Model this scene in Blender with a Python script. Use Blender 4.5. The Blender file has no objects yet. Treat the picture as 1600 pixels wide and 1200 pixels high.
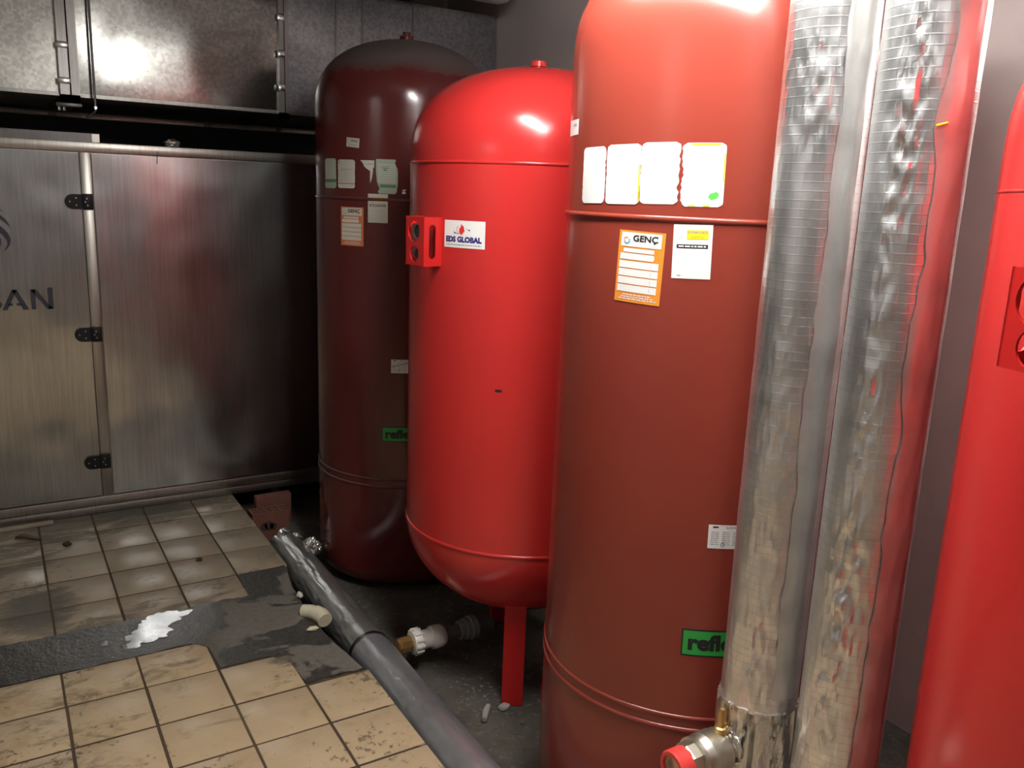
import bpy, bmesh, math, random
from mathutils import Vector, Matrix, noise
random.seed(7)
PI = math.pi
R = math.radians
sc = bpy.context.scene
COL = sc.collection
LOW = -0.15            # level of the rough lower floor
H = 1.6

# ------------------------------------------------------------------ materials
def mat(name, base=(.5, .5, .5), rough=.5, metal=0.0, spec=.5, coat=0.0, emit=None, estr=0):
    m = bpy.data.materials.new(name)
    m.use_nodes = True
    b = m.node_tree.nodes['Principled BSDF']
    b.inputs['Base Color'].default_value = (*base, 1)
    b.inputs['Roughness'].default_value = rough
    b.inputs['Metallic'].default_value = metal
    b.inputs['Specular IOR Level'].default_value = spec
    b.inputs['Coat Weight'].default_value = coat
    b.inputs['Coat Roughness'].default_value = .08
    if emit:
        b.inputs['Emission Color'].default_value = (*emit, 1)
        b.inputs['Emission Strength'].default_value = estr
    return m

def N(m, kind, **kw):
    n = m.node_tree.nodes.new(kind)
    for k, v in kw.items():
        if k in n.inputs.keys():
            n.inputs[k].default_value = v
        else:
            setattr(n, k, v)
    return n

def L(m, a, ao, b, bi):
    m.node_tree.links.new(a.outputs[ao], b.inputs[bi])

def bsdf(m):
    return m.node_tree.nodes['Principled BSDF']

def coords(m, scale=(1, 1, 1), loc=(0, 0, 0)):
    t = N(m, 'ShaderNodeTexCoord')
    mp = N(m, 'ShaderNodeMapping')
    mp.inputs['Scale'].default_value = scale
    mp.inputs['Location'].default_value = loc
    L(m, t, 'Object', mp, 'Vector')
    return mp

def nz(m, vec, scale, detail=4, rough=.55, dist=0):
    n = N(m, 'ShaderNodeTexNoise')
    n.inputs['Scale'].default_value = scale
    n.inputs['Detail'].default_value = detail
    n.inputs['Roughness'].default_value = rough
    n.inputs['Distortion'].default_value = dist
    L(m, vec, 'Vector', n, 'Vector')
    return n

def ramp(m, src, out, stops):
    r = N(m, 'ShaderNodeValToRGB')
    e = r.color_ramp.elements
    while len(e) < len(stops):
        e.new(.5)
    for el, (p, c) in zip(e, stops):
        el.position = p
        el.color = (*c, 1) if len(c) == 3 else c
    r.color_ramp.interpolation = 'EASE'
    L(m, src, out, r, 'Fac')
    return r

def g(v):
    return (v, v, v)

def mix(m, fac, a, b):
    x = N(m, 'ShaderNodeMix')
    x.data_type = 'RGBA'
    for s, k in ((fac, 0), (a, 6), (b, 7)):
        if isinstance(s, tuple) and isinstance(s[0], bpy.types.Node):
            m.node_tree.links.new(s[0].outputs[s[1]], x.inputs[k])
        elif isinstance(s, (int, float)):
            x.inputs[k].default_value = s
        else:
            x.inputs[k].default_value = (*s, 1)
    return (x, 2)

def setc(m, src, inp='Base Color'):
    m.node_tree.links.new(src[0].outputs[src[1]], bsdf(m).inputs[inp])

def bump(m, src, out, strength, dist, prev=None):
    b = N(m, 'ShaderNodeBump')
    b.inputs['Strength'].default_value = strength
    b.inputs['Distance'].default_value = dist
    L(m, src, out, b, 'Height')
    if prev:
        L(m, prev, 'Normal', b, 'Normal')
    L(m, b, 'Normal', bsdf(m), 'Normal')
    return b

def paint(name, c, c2, rough=.3, worn=False):
    m = mat(name, c, rough, 0, .5)
    v = coords(m)
    n = nz(m, v, 2.2, 1)
    r = ramp(m, n, 'Fac', [(.2, c), (.8, c2)])
    src = (r, 0)
    if worn:
        n2 = nz(m, v, 9, 6, .7)
        r2 = ramp(m, n2, 'Fac', [(.735, g(0)), (.755, g(1))])
        src = mix(m, (r2, 0), src, (.35, .25, .22))
        src = mix(m, .06, src, (.1, .1, .1))
    setc(m, src)
    n3 = nz(m, v, 40, 3)
    r3 = ramp(m, n, 'Fac', [(.2, g(rough * .85)), (.8, g(rough * 1.1))])
    setc(m, (r3, 0), 'Roughness')
    bump(m, n3, 'Fac', .05, .002)
    return m

M = {}
M['brown'] = paint('brown_red_paint', (.26, .036, .020), (.22, .029, .017), .24, True)
# settled dust on the upward faces of the older tanks
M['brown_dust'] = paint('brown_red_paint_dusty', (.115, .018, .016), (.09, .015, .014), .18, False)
M['red'] = paint('bright_red_paint', (.54, .028, .026), (.49, .024, .022), .24)
M['red_leg'] = paint('red_leg_paint', (.56, .018, .016), (.50, .015, .014), .35)

def dust_on_top(m):
    geo = N(m, 'ShaderNodeNewGeometry')
    sep = N(m, 'ShaderNodeSeparateXYZ')
    L(m, geo, 'Normal', sep, 'Vector')
    v = coords(m)
    n = nz(m, v, 5, 5)
    a = N(m, 'ShaderNodeMath', operation='MULTIPLY_ADD')
    L(m, n, 'Fac', a, 0)
    a.inputs[1].default_value = .5
    L(m, sep, 'Z', a, 2)
    r = ramp(m, a, 'Value', [(.62, g(0)), (.95, g(.75))])
    old = bsdf(m).inputs['Base Color'].links[0].from_socket
    x = N(m, 'ShaderNodeMix')
    x.data_type = 'RGBA'
    L(m, r, 0, x, 0)
    m.node_tree.links.new(old, x.inputs[6])
    x.inputs[7].default_value = (.10, .095, .088, 1)
    m.node_tree.links.new(x.outputs[2], bsdf(m).inputs['Base Color'])
    ro = bsdf(m).inputs['Roughness'].links[0].from_socket
    y = N(m, 'ShaderNodeMix')
    y.data_type = 'RGBA'
    L(m, r, 0, y, 0)
    m.node_tree.links.new(ro, y.inputs[6])
    y.inputs[7].default_value = (.8, .8, .8, 1)
    m.node_tree.links.new(y.outputs[2], bsdf(m).inputs['Roughness'])
dust_on_top(M['brown_dust'])

def metal_sheet(name, c, rough, streak=(40, 40, 1.2), amp=.12, dent=.5, spangle=False):
    m = mat(name, c, rough, 1.0)
    v = coords(m, streak)
    n = nz(m, v, 3, 5, .65)
    v2 = coords(m)
    n2 = nz(m, v2, 2.1, 1.5, .5, .4)
    r = ramp(m, n, 'Fac', [(.3, tuple(x * (1 - amp) for x in c)), (.7, tuple(min(1, x * (1 + amp)) for x in c))])
    r2 = ramp(m, n2, 'Fac', [(.15, g(.74)), (.8, g(1))])
    x = N(m, 'ShaderNodeMix')
    x.data_type = 'RGBA'
    x.blend_type = 'MULTIPLY'
    x.inputs[0].default_value = 1
    L(m, r, 0, x, 6)
    L(m, r2, 0, x, 7)
    src = (x, 2)
    if spangle:
        vo = N(m, 'ShaderNodeTexVoronoi')
        vo.inputs['Scale'].default_value = 75
        L(m, v2, 'Vector', vo, 'Vector')
        sp = ramp(m, vo, 'Color', [(.1, g(.72)), (.9, g(1.0))])
        y = N(m, 'ShaderNodeMix')
        y.data_type = 'RGBA'
        y.blend_type = 'MULTIPLY'
        y.inputs[0].default_value = 1
        L(m, x, 2, y, 6)
        L(m, sp, 0, y, 7)
        src = (y, 2)
    setc(m, src)
    rr = ramp(m, n2, 'Fac', [(.15, g(rough * 1.06)), (.85, g(rough * .82))])
    setc(m, (rr, 0), 'Roughness')
    n4 = nz(m, v2, 1.7, 2)
    b = bump(m, n4, 'Fac', dent, .035)
    bump(m, n, 'Fac', .06, .001, b)
    return m
M['steel'] = metal_sheet('brushed_cabinet_sheet', (.60, .615, .62), .25)
M['steel_frame'] = metal_sheet('aluminium_profile', (.58, .55, .50), .38, dent=.05)
M['galv'] = metal_sheet('galvanised_duct_sheet', (.42, .41, .385), .19, (1, 1, 1), .05, .07, True)
M['galv_lit'] = metal_sheet('lit_galvanised_sheet', (.78, .78, .72), .36, (1, 1, 1), .05, .3, True)  # lit copy of the duct metal, bright ceiling reflection painted into its base
bsdf(M['galv_lit']).inputs['Metallic'].default_value = .55
M['galv_dull'] = metal_sheet('dull_galvanised_sheet', (.50, .51, .54), .38, (1, 1, 1), .05, .2, True)
bsdf(M['galv_dull']).inputs['Metallic'].default_value = .8
M['galv_dark'] = metal_sheet('dull_galvanised_flange', (.36, .35, .33), .38, dent=.05)
M['clip'] = mat('zinc_clip', (.8, .8, .8), .25, 1)

def foil(name, c, rough, strength, grid=True, scale=1.0, metal=1.0):
    m = mat(name, c, rough, metal)
    v = coords(m)
    vs = coords(m, (1, 1, .35))
    n1 = nz(m, vs, 14 * scale, 3, .5, .4)
    n2 = nz(m, v, 60 * scale, 3, .6)
    b = bump(m, n1, 'Fac', strength, .010)
    b = bump(m, n2, 'Fac', strength * .6, .0025, b)
    dirt = ramp(m, nz(m, v, 9, 4), 'Fac', [(.25, tuple(x * .78 for x in c)), (.6, c)])
    src = (dirt, 0)
    if grid:
        w = N(m, 'ShaderNodeTexWave', wave_type='BANDS', bands_direction='Z')
        w.inputs['Scale'].default_value = 19
        w.inputs['Distortion'].default_value = .15
        L(m, v, 'Vector', w, 'Vector')
        wr = ramp(m, w, 'Fac', [(.93, g(0)), (.985, g(1))])
        gr_ = N(m, 'ShaderNodeTexGradient', gradient_type='RADIAL')
        L(m, v, 'Vector', gr_, 'Vector')
        mu = N(m, 'ShaderNodeMath', operation='MULTIPLY'); mu.inputs[1].default_value = 30
        L(m, gr_, 'Fac', mu, 0)
        fr = N(m, 'ShaderNodeMath', operation='FRACT'); L(m, mu, 0, fr, 0)
        fr2 = ramp(m, fr, 'Value', [(.90, g(0)), (.96, g(1))])
        mx = N(m, 'ShaderNodeMath', operation='MAXIMUM')
        L(m, wr, 0, mx, 0); L(m, fr2, 0, mx, 1)
        b = bump(m, mx, 'Value', .22, .0010, b)
        src = mix(m, (mx, 0), src, tuple(x * .88 for x in c))
    setc(m, src)
    rr = ramp(m, nz(m, v, 6, 4), 'Fac', [(.3, g(rough * .86)), (.7, g(rough * 1.2))])
    setc(m, (rr, 0), 'Roughness')
    return m
M['foil'] = foil('aluminium_foil_jacket', (.90, .90, .90), .335, .11, True, 1.0, .98)
M['foil_tape'] = foil('aluminium_tape_lap', (.66, .65, .63), .42, .14, False, 1.4, .88)
M['foil_crumple'] = foil('crumpled_foil', (.76, .74, .70), .33, 1.0, False, 2.4)
M['foil_floor'] = foil('dull_foil_jacket', (.42, .42, .40), .33, .38, False, 1.2, .75)
M['foil_new'] = foil('grey_foil_jacket', (.50, .51, .52), .34, .34, False, 1.0, .75)

def plaster(name, c, c2, rough=.85, b=.25):
    m = mat(name, c, rough)
    v = coords(m)
    n = nz(m, v, 1.6, 6, .6)
    r = ramp(m, n, 'Fac', [(.35, c), (.68, c2)])
    setc(m, (r, 0))
    bump(m, nz(m, v, 30, 4), 'Fac', b, .004)
    return m
M['wall'] = plaster('grey_plaster', (.66, .57, .545), (.58, .50, .48))
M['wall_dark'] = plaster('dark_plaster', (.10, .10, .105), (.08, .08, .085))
M['wall_light'] = plaster('light_plaster', (.48, .475, .46), (.42, .41, .40))
M['ceil'] = plaster('concrete_ceiling', (.36, .36, .355), (.30, .30, .30))

def tile_mat():
    m = mat('cream_floor_tile', (.6, .5, .38), .28)
    v = coords(m)
    n = nz(m, v, 7, 6, .62, .5)
    r = ramp(m, n, 'Fac', [(.3, (.41, .30, .172)), (.5, (.505, .385, .238)), (.72, (.545, .43, .275))])
    # fine specks of dirt
    n2 = nz(m, v, 38, 5, .7)
    n3 = nz(m, v, 2.6, 3)
    a = N(m, 'ShaderNodeMath', operation='MULTIPLY')
    L(m, n2, 'Fac', a, 0)
    L(m, n3, 'Fac', a, 1)
    r2 = ramp(m, a, 'Value', [(.315, g(0)), (.355, g(.85))])
    src = mix(m, (r2, 0), (r, 0), (.13, .095, .06))
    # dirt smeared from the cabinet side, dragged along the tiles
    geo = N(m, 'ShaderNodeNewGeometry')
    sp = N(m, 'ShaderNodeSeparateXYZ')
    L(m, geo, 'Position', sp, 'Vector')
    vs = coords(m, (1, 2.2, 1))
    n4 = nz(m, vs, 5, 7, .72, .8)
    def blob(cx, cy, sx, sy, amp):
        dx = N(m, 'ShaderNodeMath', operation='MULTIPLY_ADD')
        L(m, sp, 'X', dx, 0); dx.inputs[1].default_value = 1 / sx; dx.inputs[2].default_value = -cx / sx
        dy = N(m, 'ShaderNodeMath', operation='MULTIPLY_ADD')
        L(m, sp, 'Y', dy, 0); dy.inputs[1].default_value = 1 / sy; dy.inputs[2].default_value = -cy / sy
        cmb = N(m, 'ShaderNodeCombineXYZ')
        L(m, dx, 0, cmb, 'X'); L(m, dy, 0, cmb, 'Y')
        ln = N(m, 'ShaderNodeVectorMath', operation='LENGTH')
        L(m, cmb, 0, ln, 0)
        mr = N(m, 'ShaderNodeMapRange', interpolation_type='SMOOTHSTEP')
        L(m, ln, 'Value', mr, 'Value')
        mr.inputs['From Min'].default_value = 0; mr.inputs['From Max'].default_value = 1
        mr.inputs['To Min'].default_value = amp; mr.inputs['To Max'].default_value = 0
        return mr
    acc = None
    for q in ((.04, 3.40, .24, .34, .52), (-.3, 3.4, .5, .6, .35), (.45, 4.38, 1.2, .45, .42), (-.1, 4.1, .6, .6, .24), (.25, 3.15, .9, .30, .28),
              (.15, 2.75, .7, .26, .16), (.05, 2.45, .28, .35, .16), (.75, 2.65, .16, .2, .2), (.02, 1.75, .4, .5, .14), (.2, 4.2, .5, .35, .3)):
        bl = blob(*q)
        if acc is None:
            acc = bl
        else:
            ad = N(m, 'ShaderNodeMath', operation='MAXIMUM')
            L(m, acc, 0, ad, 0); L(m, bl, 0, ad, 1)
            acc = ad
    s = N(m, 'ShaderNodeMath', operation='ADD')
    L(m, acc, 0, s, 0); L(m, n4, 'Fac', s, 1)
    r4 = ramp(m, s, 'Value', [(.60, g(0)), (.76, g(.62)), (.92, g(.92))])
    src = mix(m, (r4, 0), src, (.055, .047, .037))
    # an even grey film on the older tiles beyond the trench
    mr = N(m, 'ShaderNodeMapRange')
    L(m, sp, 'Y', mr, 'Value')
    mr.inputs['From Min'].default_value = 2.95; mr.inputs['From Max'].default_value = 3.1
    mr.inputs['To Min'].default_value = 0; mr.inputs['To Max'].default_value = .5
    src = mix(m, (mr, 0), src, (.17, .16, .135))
    setc(m, src)
    rr = ramp(m, n, 'Fac', [(.3, g(.38)), (.7, g(.285))])
    ra = N(m, 'ShaderNodeMath', operation='MULTIPLY_ADD')
    L(m, mr, 0, ra, 0); ra.inputs[1].default_value = .02
    L(m, rr, 0, ra, 2)
    rb = N(m, 'ShaderNodeMath', operation='MULTIPLY_ADD')
    L(m, r4, 0, rb, 0); rb.inputs[1].default_value = .5
    L(m, ra, 0, rb, 2)
    L(m, rb, 0, bsdf(m), 'Roughness')
    bsdf(m).inputs['Specular IOR Level'].default_value = .38
    bump(m, n, 'Fac', .06, .004)
    return m
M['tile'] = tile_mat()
M['grout'] = plaster('dirty_grout', (.085, .055, .030), (.05, .034, .020), .8, .5)

def mortar():
    m = mat('damp_mortar', (.08, .075, .065), .6)
    v = coords(m)
    n = nz(m, v, 4.2, 6, .55, .6)
    dry = ramp(m, n, 'Fac', [(.50, g(0)), (.535, g(1))])
    n2 = nz(m, v, 45, 4, .7)
    wet = ramp(m, n2, 'Fac', [(.3, (.028, .025, .020)), (.7, (.050, .045, .037))])
    drc = ramp(m, n2, 'Fac', [(.3, (.13, .118, .097)), (.7, (.165, .15, .125))])
    geo = N(m, 'ShaderNodeNewGeometry')
    sp = N(m, 'ShaderNodeSeparateXYZ')
    L(m, geo, 'Position', sp, 'Vector')
    mr = N(m, 'ShaderNodeMapRange')
    L(m, sp, 'X', mr, 'Value')
    mr.inputs['From Min'].default_value = .40; mr.inputs['From Max'].default_value = .62
    mu = N(m, 'ShaderNodeMath', operation='MULTIPLY')
    L(m, mr, 0, mu, 0); L(m, dry, 0, mu, 1)
    setc(m, mix(m, (mu, 0), (wet, 0), (drc, 0)))
    rr = N(m, 'ShaderNodeMapRange')
    L(m, mu, 0, rr, 'Value')
    rr.inputs['To Min'].default_value = .38; rr.inputs['To Max'].default_value = .85
    vd = N(m, 'ShaderNodeVectorMath', operation='DISTANCE')
    L(m, geo, 'Position', vd, 0)
    vd.inputs[1].default_value = (.36, 3.05, 0)
    wr = N(m, 'ShaderNodeMapRange')
    L(m, vd, 'Value', wr, 'Value')
    wr.inputs['From Min'].default_value = .12; wr.inputs['From Max'].default_value = .45
    wr.inputs['To Min'].default_value = .76; wr.inputs['To Max'].default_value = 1
    ml = N(m, 'ShaderNodeMath', operation='MULTIPLY')
    L(m, rr, 0, ml, 0); L(m, wr, 0, ml, 1)
    L(m, ml, 0, bsdf(m), 'Roughness')
    b = bump(m, n2, 'Fac', .5, .006)
    bump(m, n, 'Fac', .4, .012, b)
    return m
M['mortar'] = mortar()
M['puddle'] = mat('standing_water', (.022, .020, .017), .035, 0, .6)
_v = coords(M['puddle']); bump(M['puddle'], nz(M['puddle'], _v, 9, 3), 'Fac', .05, .01)

def rubble_floor():
    m = mat('rough_lower_floor', (.06, .055, .048), .9)
    v = coords(m)
    n = nz(m, v, 3.5, 7, .65)
    n2 = nz(m, v, 34, 6, .75)
    a = ramp(m, n, 'Fac', [(.35, (.065, .056, .044)), (.65, (.125, .110, .088))])
    b_ = ramp(m, n2, 'Fac', [(.54, g(0)), (.66, g(.8))])
    setc(m, mix(m, (b_, 0), (a, 0), (.20, .19, .165)))
    b = bump(m, n2, 'Fac', .8, .02)
    bump(m, n, 'Fac', .5, .04, b)
    return m
M['rough_floor'] = rubble_floor()
M['stone'] = plaster('pale_stone', (.34, .32, .29), (.22, .21, .19), .9, .6)
M['grit'] = plaster('grit', (.17, .16, .14), (.10, .095, .08), .9, .6)
M['clay'] = plaster('fired_clay', (.20, .075, .05), (.15, .055, .036), .85, .3)
M['clay_stain'] = plaster('stained_clay', (.05, .03, .025), (.07, .035, .03), .9, .3)
M['pvc'] = plaster('white_plastic', (.74, .72, .66), (.66, .64, .58), .35, .05)
M['pvc_cream'] = plaster('cream_plastic', (.74, .68, .50), (.66, .60, .42), .4, .05)
M['pvc_grey'] = plaster('grey_plastic', (.10, .10, .105), (.13, .13, .135), .45, .05)
M['pvc_grey_light'] = plaster('light_grey_plastic', (.20, .20, .205), (.17, .17, .175), .45, .05)
M['brass'] = mat('brass', (.78, .55, .22), .36, 1)
M['nickel'] = metal_sheet('nickel_plated_brass', (.80, .76, .64), .40, (3, 3, 3), .05, .05)
M['cap_red'] = mat('red_plastic_cap', (.80, .06, .05), .4)
M['hole'] = mat('dark_opening', (.012, .012, .012), .8)
M['black'] = mat('black_plastic', (.010, .010, .011), .5, 0, .3)
M['screw'] = mat('screw_steel', (.5, .5, .5), .3, 1)
M['rubber_grey'] = mat('grey_gauge_glass', (.15, .16, .17), .25)
M['dark_steel'] = metal_sheet('dark_steel', (.16, .155, .15), .4, dent=.05)
M['logo'] = mat('slate_blue_print', (.038, .043, .062), .5)
M['wood'] = plaster('weathered_wood', (.34, .29, .22), (.25, .21, .16), .9, .4)
M['leaf'] = mat('brown_leaf', (.12, .07, .035), .8)
M['dirt'] = mat('dirt_clod', (.05, .036, .024), .95)
M['p_white'] = mat('sticker_white', (.80, .80, .78), .35)
M['p_aged'] = plaster('sticker_aged_white', (.62, .60, .52), (.50, .48, .41), .6, .05)
M['p_green'] = mat('sticker_pale_green', (.36, .44, .33), .6)
M['p_green_dark'] = mat('sticker_dark_green', (.10, .20, .11), .6)
M['p_orange'] = mat('sticker_orange', (.80, .27, .03), .4)
M['p_orange_old'] = mat('sticker_orange_faded', (.60, .17, .06), .5)
M['p_yellow'] = mat('sticker_yellow', (.85, .68, .03), .4)
M['p_brownish'] = mat('sticker_brown_band', (.30, .16, .08), .6)
M['p_black'] = mat('ink_black', (.012, .012, .014), .5)
M['p_grey'] = mat('ink_grey', (.28, .28, .28), .5)
M['p_navy'] = mat('ink_navy', (.025, .02, .16), .5)
M['p_red'] = mat('ink_red', (.70, .03, .03), .5)
M['p_blue'] = mat('ink_light_blue', (.10, .38, .65), .5)
M['p_lgreen'] = mat('ink_leaf_green', (.10, .50, .08), .5)
M['reflex_green'] = mat('logo_green', (.020, .36, .055), .35)
M['housing'] = mat('lamp_housing', (.7, .7, .7), .4)
M['tube'] = mat('lamp_tube', (.9, .9, .9), .3, emit=(1, .97, .92), estr=6)
M['insul'] = plaster('grey_duct_wrap', (.66, .66, .68), (.58, .58, .60), .6, .2)

# ------------------------------------------------------------------ mesh helpers
class MB:
    def __init__(s):
        s.v, s.f, s.m = [], [], []
    def add(s, vs, fs, mi=0):
        o = len(s.v)
        s.v += [tuple(p) for p in vs]
        s.f += [tuple(i + o for i in f) for f in fs]
        s.m += [mi] * len(fs)
        return s
    def box(s, a, b, bev=0, mi=0, rot=None, piv=None):
        (x0, y0, z0), (x1, y1, z1) = a, b
        bm = bmesh.new()
        bmesh.ops.create_cube(bm, size=1)
        for v in bm.verts:
            v.co = Vector(((x0 + x1) / 2 + v.co.x * (x1 - x0), (y0 + y1) / 2 + v.co.y * (y1 - y0), (z0 + z1) / 2 + v.co.z * (z1 - z0)))
        if bev:
            bmesh.ops.bevel(bm, geom=bm.edges[:], offset=bev, segments=2, affect='EDGES', profile=.5)
        if rot is not None:
            c = Vector(piv if piv is not None else ((x0 + x1) / 2, (y0 + y1) / 2, (z0 + z1) / 2))
            for v in bm.verts:
                v.co = c + rot @ (v.co - c)
        s.bm(bm, mi)
        return s
    def bm(s, bm, mi=0):
        bm.verts.index_update()
        s.add([v.co[:] for v in bm.verts], [[v.index for v in f.verts] for f in bm.faces], mi)
        bm.free()
    def lathe(s, prof, seg=48, c=(0, 0, 0), axis='Z', mi=0):
        # prof: (radius, height) from bottom to top; radius 0 closes
        vs, fs, rings = [], [], []
        for r, h in prof:
            if r < 1e-6:
                rings.append([len(vs)]); vs.append((0, 0, h))
            else:
                rings.append(list(range(len(vs), len(vs) + seg)))
                vs += [(r * math.cos(2 * PI * k / seg), r * math.sin(2 * PI * k / seg), h) for k in range(seg)]
        for a, b in zip(rings, rings[1:]):
            for k in range(seg):
                k2 = (k + 1) % seg
                if len(a) == 1 and len(b) == 1: continue
                if len(a) == 1: fs.append((a[0], b[k2], b[k]))
                elif len(b) == 1: fs.append((a[k], a[k2], b[0]))
                else: fs.append((a[k], a[k2], b[k2], b[k]))
        if axis == 'X': vs = [(z, x, y) for x, y, z in vs]
        if axis == 'Y': vs = [(y, z, x) for x, y, z in vs]
        s.add([(x + c[0], y + c[1], z + c[2]) for x, y, z in vs], fs, mi)
        return s
    def tube(s, pts, r, seg=12, cap=True, mi=0):
        pts = [Vector(p) for p in pts]
        n = len(pts)
        rr = r if isinstance(r, (list, tuple)) else [r] * n
        T = [(pts[min(i + 1, n - 1)] - pts[max(i - 1, 0)]).normalized() for i in range(n)]
        u = T[0].orthogonal().normalized()
        vs, fs = [], []
        for i in range(n):
            u = (u - T[i] * u.dot(T[i])).normalized()
            w = T[i].cross(u)
            vs += [pts[i] + rr[i] * (u * math.cos(2 * PI * k / seg) + w * math.sin(2 * PI * k / seg)) for k in range(seg)]
        for i in range(n - 1):
            for k in range(seg):
                k2 = (k + 1) % seg
                fs.append((i * seg + k, i * seg + k2, (i + 1) * seg + k2, (i + 1) * seg + k))
        if cap:
            fs.append(tuple(reversed(range(seg))))
            fs.append(tuple(range((n - 1) * seg, n * seg)))
        s.add(vs, fs, mi)
        return s
    def prism(s, poly, fn, d0, d1, mi=0):
        # poly in 2D; fn(u, v, d) -> point; extruded from d0 to d1
        n = len(poly)
        vs = [fn(u, v, d0) for u, v in poly] + [fn(u, v, d1) for u, v in poly]
        fs = [tuple(range(n)), tuple(reversed(range(n, 2 * n)))]
        fs += [(i, i + n, (i + 1) % n + n, (i + 1) % n) for i in range(n)]
        s.add(vs, fs, mi)
        return s

def obj(name, mb, mats, parent=None, angle=35, org=None):
    me = bpy.data.meshes.new(name)
    off = Vector((0, 0, 0))
    if parent is not None:
        off = world_loc(parent)
    elif org is not None:
        off = Vector(org)
    me.from_pydata([tuple(Vector(p) - off) for p in mb.v], [], mb.f)
    for k in (mats if isinstance(mats, (list, tuple)) else [mats]):
        me.materials.append(M[k])
    me.polygons.foreach_set('material_index', mb.m)
    bm = bmesh.new()
    bm.from_mesh(me)
    bmesh.ops.recalc_face_normals(bm, faces=bm.faces)
    bm.to_mesh(me)
    bm.free()
    me.polygons.foreach_set('use_smooth', [True] * len(me.polygons))
    me.set_sharp_from_angle(angle=R(angle))
    o = bpy.data.objects.new(name, me)
    COL.objects.link(o)
    if parent is not None:
        o.parent = parent
    else:
        o.location = off
    return o

def world_loc(o):
    l = Vector(o.location)
    while o.parent:
        o = o.parent
        l += Vector(o.location)
    return l

def thing(name, label, cat, loc, group=None):
    o = bpy.data.objects.new(name, None)
    o.empty_display_size = .05
    COL.objects.link(o)
    o.location = loc
    return tag(o, label, cat, group)

def tag(o, label, cat, group=None, kind=None):
    o['label'] = label
    o['category'] = cat
    if group: o['group'] = group
    if kind: o['kind'] = kind
    return o

def struct(o, label=None):
    o['kind'] = 'structure'
    if label:
        o['label'] = label
    return o

# ------------------------------------------------------------------ room shell
X0, X1, Y0, Y1, ZC = -3.3, 2.56, -3.6, 5.7, 2.85
def slab(name, a, b, m, label):
    o = obj(name, MB().box(a, b), m)
    struct(o, label)
    o['category'] = {'w': 'wall', 'c': 'ceiling', 'f': 'floor', 't': 'trim'}[name[0]]
    return o
slab('wall_right', (X1, Y0, LOW), (X1 + .15, Y1, ZC), 'wall', 'grey plaster wall behind the row of red tanks')
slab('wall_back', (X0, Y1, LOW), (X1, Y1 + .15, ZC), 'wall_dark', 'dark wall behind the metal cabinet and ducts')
slab('wall_left', (X0 - .15, Y0, LOW), (X0, Y1, ZC), 'wall_light', 'light plaster wall far to the left of the cabinet')
slab('wall_front', (X0, Y0 - .15, LOW), (X1, Y0, ZC), 'wall_light', 'light plaster wall behind the viewer')
slab('ceiling', (X0 - .15, Y0 - .15, ZC), (X1 + .15, Y1 + .15, ZC + .12), 'ceil', 'grey concrete ceiling above the ducts')

# rough lower floor: uneven, rising in a small heap along the wall
def floor_z(x, y):
    z = LOW + .010 * noise.noise((x * 3, y * 3, 1.3)) + .006 * noise.noise((x * 11, y * 11, 5.1))
    return z - .004
fb = MB()
nx, ny = 70, 150
xs = [.86 + (X1 - .86) * i / nx for i in range(nx + 1)]
ys = [-1.2 + (Y1 + 1.2) * j / ny for j in range(ny + 1)]
vs = [(x, y, floor_z(x, y)) for y in ys for x in xs]
fs = [(j * (nx + 1) + i, j * (nx + 1) + i + 1, (j + 1) * (nx + 1) + i + 1, (j + 1) * (nx + 1) + i) for j in range(ny) for i in range(nx)]
fb.add(vs, fs)
fb.box((X0, Y0, LOW - .12), (X1, Y1, LOW - .03))
o = obj('floor', fb, 'rough_floor', angle=60)
struct(o, 'rough dark concrete floor under the tanks, lower than the tiles')
o['category'] = 'floor'

# raised tiled floor
EX = .992                                   # its right edge
rf = MB()
def edge_x(y):                              # the edge is broken along the mortar strip
    if 2.47 < y < 3.38:
        t = math.sin(PI * (y - 2.47) / .91)
        return EX - .012 - .045 * t * (0.5 + 0.6 * noise.noise((y * 9, 3.3, 0))) - .02 * t
    return EX
ysl = [Y0 + i * .05 for i in range(int((Y1 - Y0) / .05) + 1)] + [Y1]
vs, fs = [], []
for y in ysl:
    e = edge_x(y)
    vs += [(X0, y, -.0017), (e - .03, y, -.0017), (e, y, -.012), (e + .004 * noise.noise((y * 20, 1, 1)), y, -.07), (e, y, LOW - .02)]
for i in range(len(ysl) - 1):
    for k in range(4):
        fs.append((i * 5 + k, i * 5 + k + 1, i * 5 + 6 + k, i * 5 + 5 + k))
rf.add(vs, fs, 1)
# tiles
cw = .1435 * H
cols = [.341 * H + k * cw for k in range(-17, 2)] + [EX]
near = [1.54 * H + k * .143 * H for k in range(-23, 2)] + [1.815 * H]
far = [1.985 * H] + [2.122 * H + k * .1535 * H for k in range(0, 5)]
gr = .0044
def tile(x0, x1, y0, y1):
    if x1 - x0 < .03: return
    j = [random.uniform(-.0012, .0012) for _ in range(4)]
    rf.box((x0 + gr + j[0], y0 + gr + j[1], -.014), (x1 - gr + j[2], y1 - gr + j[3], random.uniform(-.0004, .0004)), .0012, 0)
k_l2, k_l1 = 17, 18
for i in range(len(cols) - 1):
    x0, x1 = cols[i], cols[i + 1]
    if x0 < X0: continue
    for j in range(len(near) - 1):
        top = 99
        if i == k_l2: top = 1.69 * H
        if i >= k_l1: top = 1.55 * H
        if near[j + 1] <= top and near[j] > Y0:
            tile(x0, x1, near[j], near[j + 1])
    for j in range(len(far) - 1):
        if i >= k_l1 and j == 0: continue
        tile(x0, x1, far[j], far[j + 1])
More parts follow.
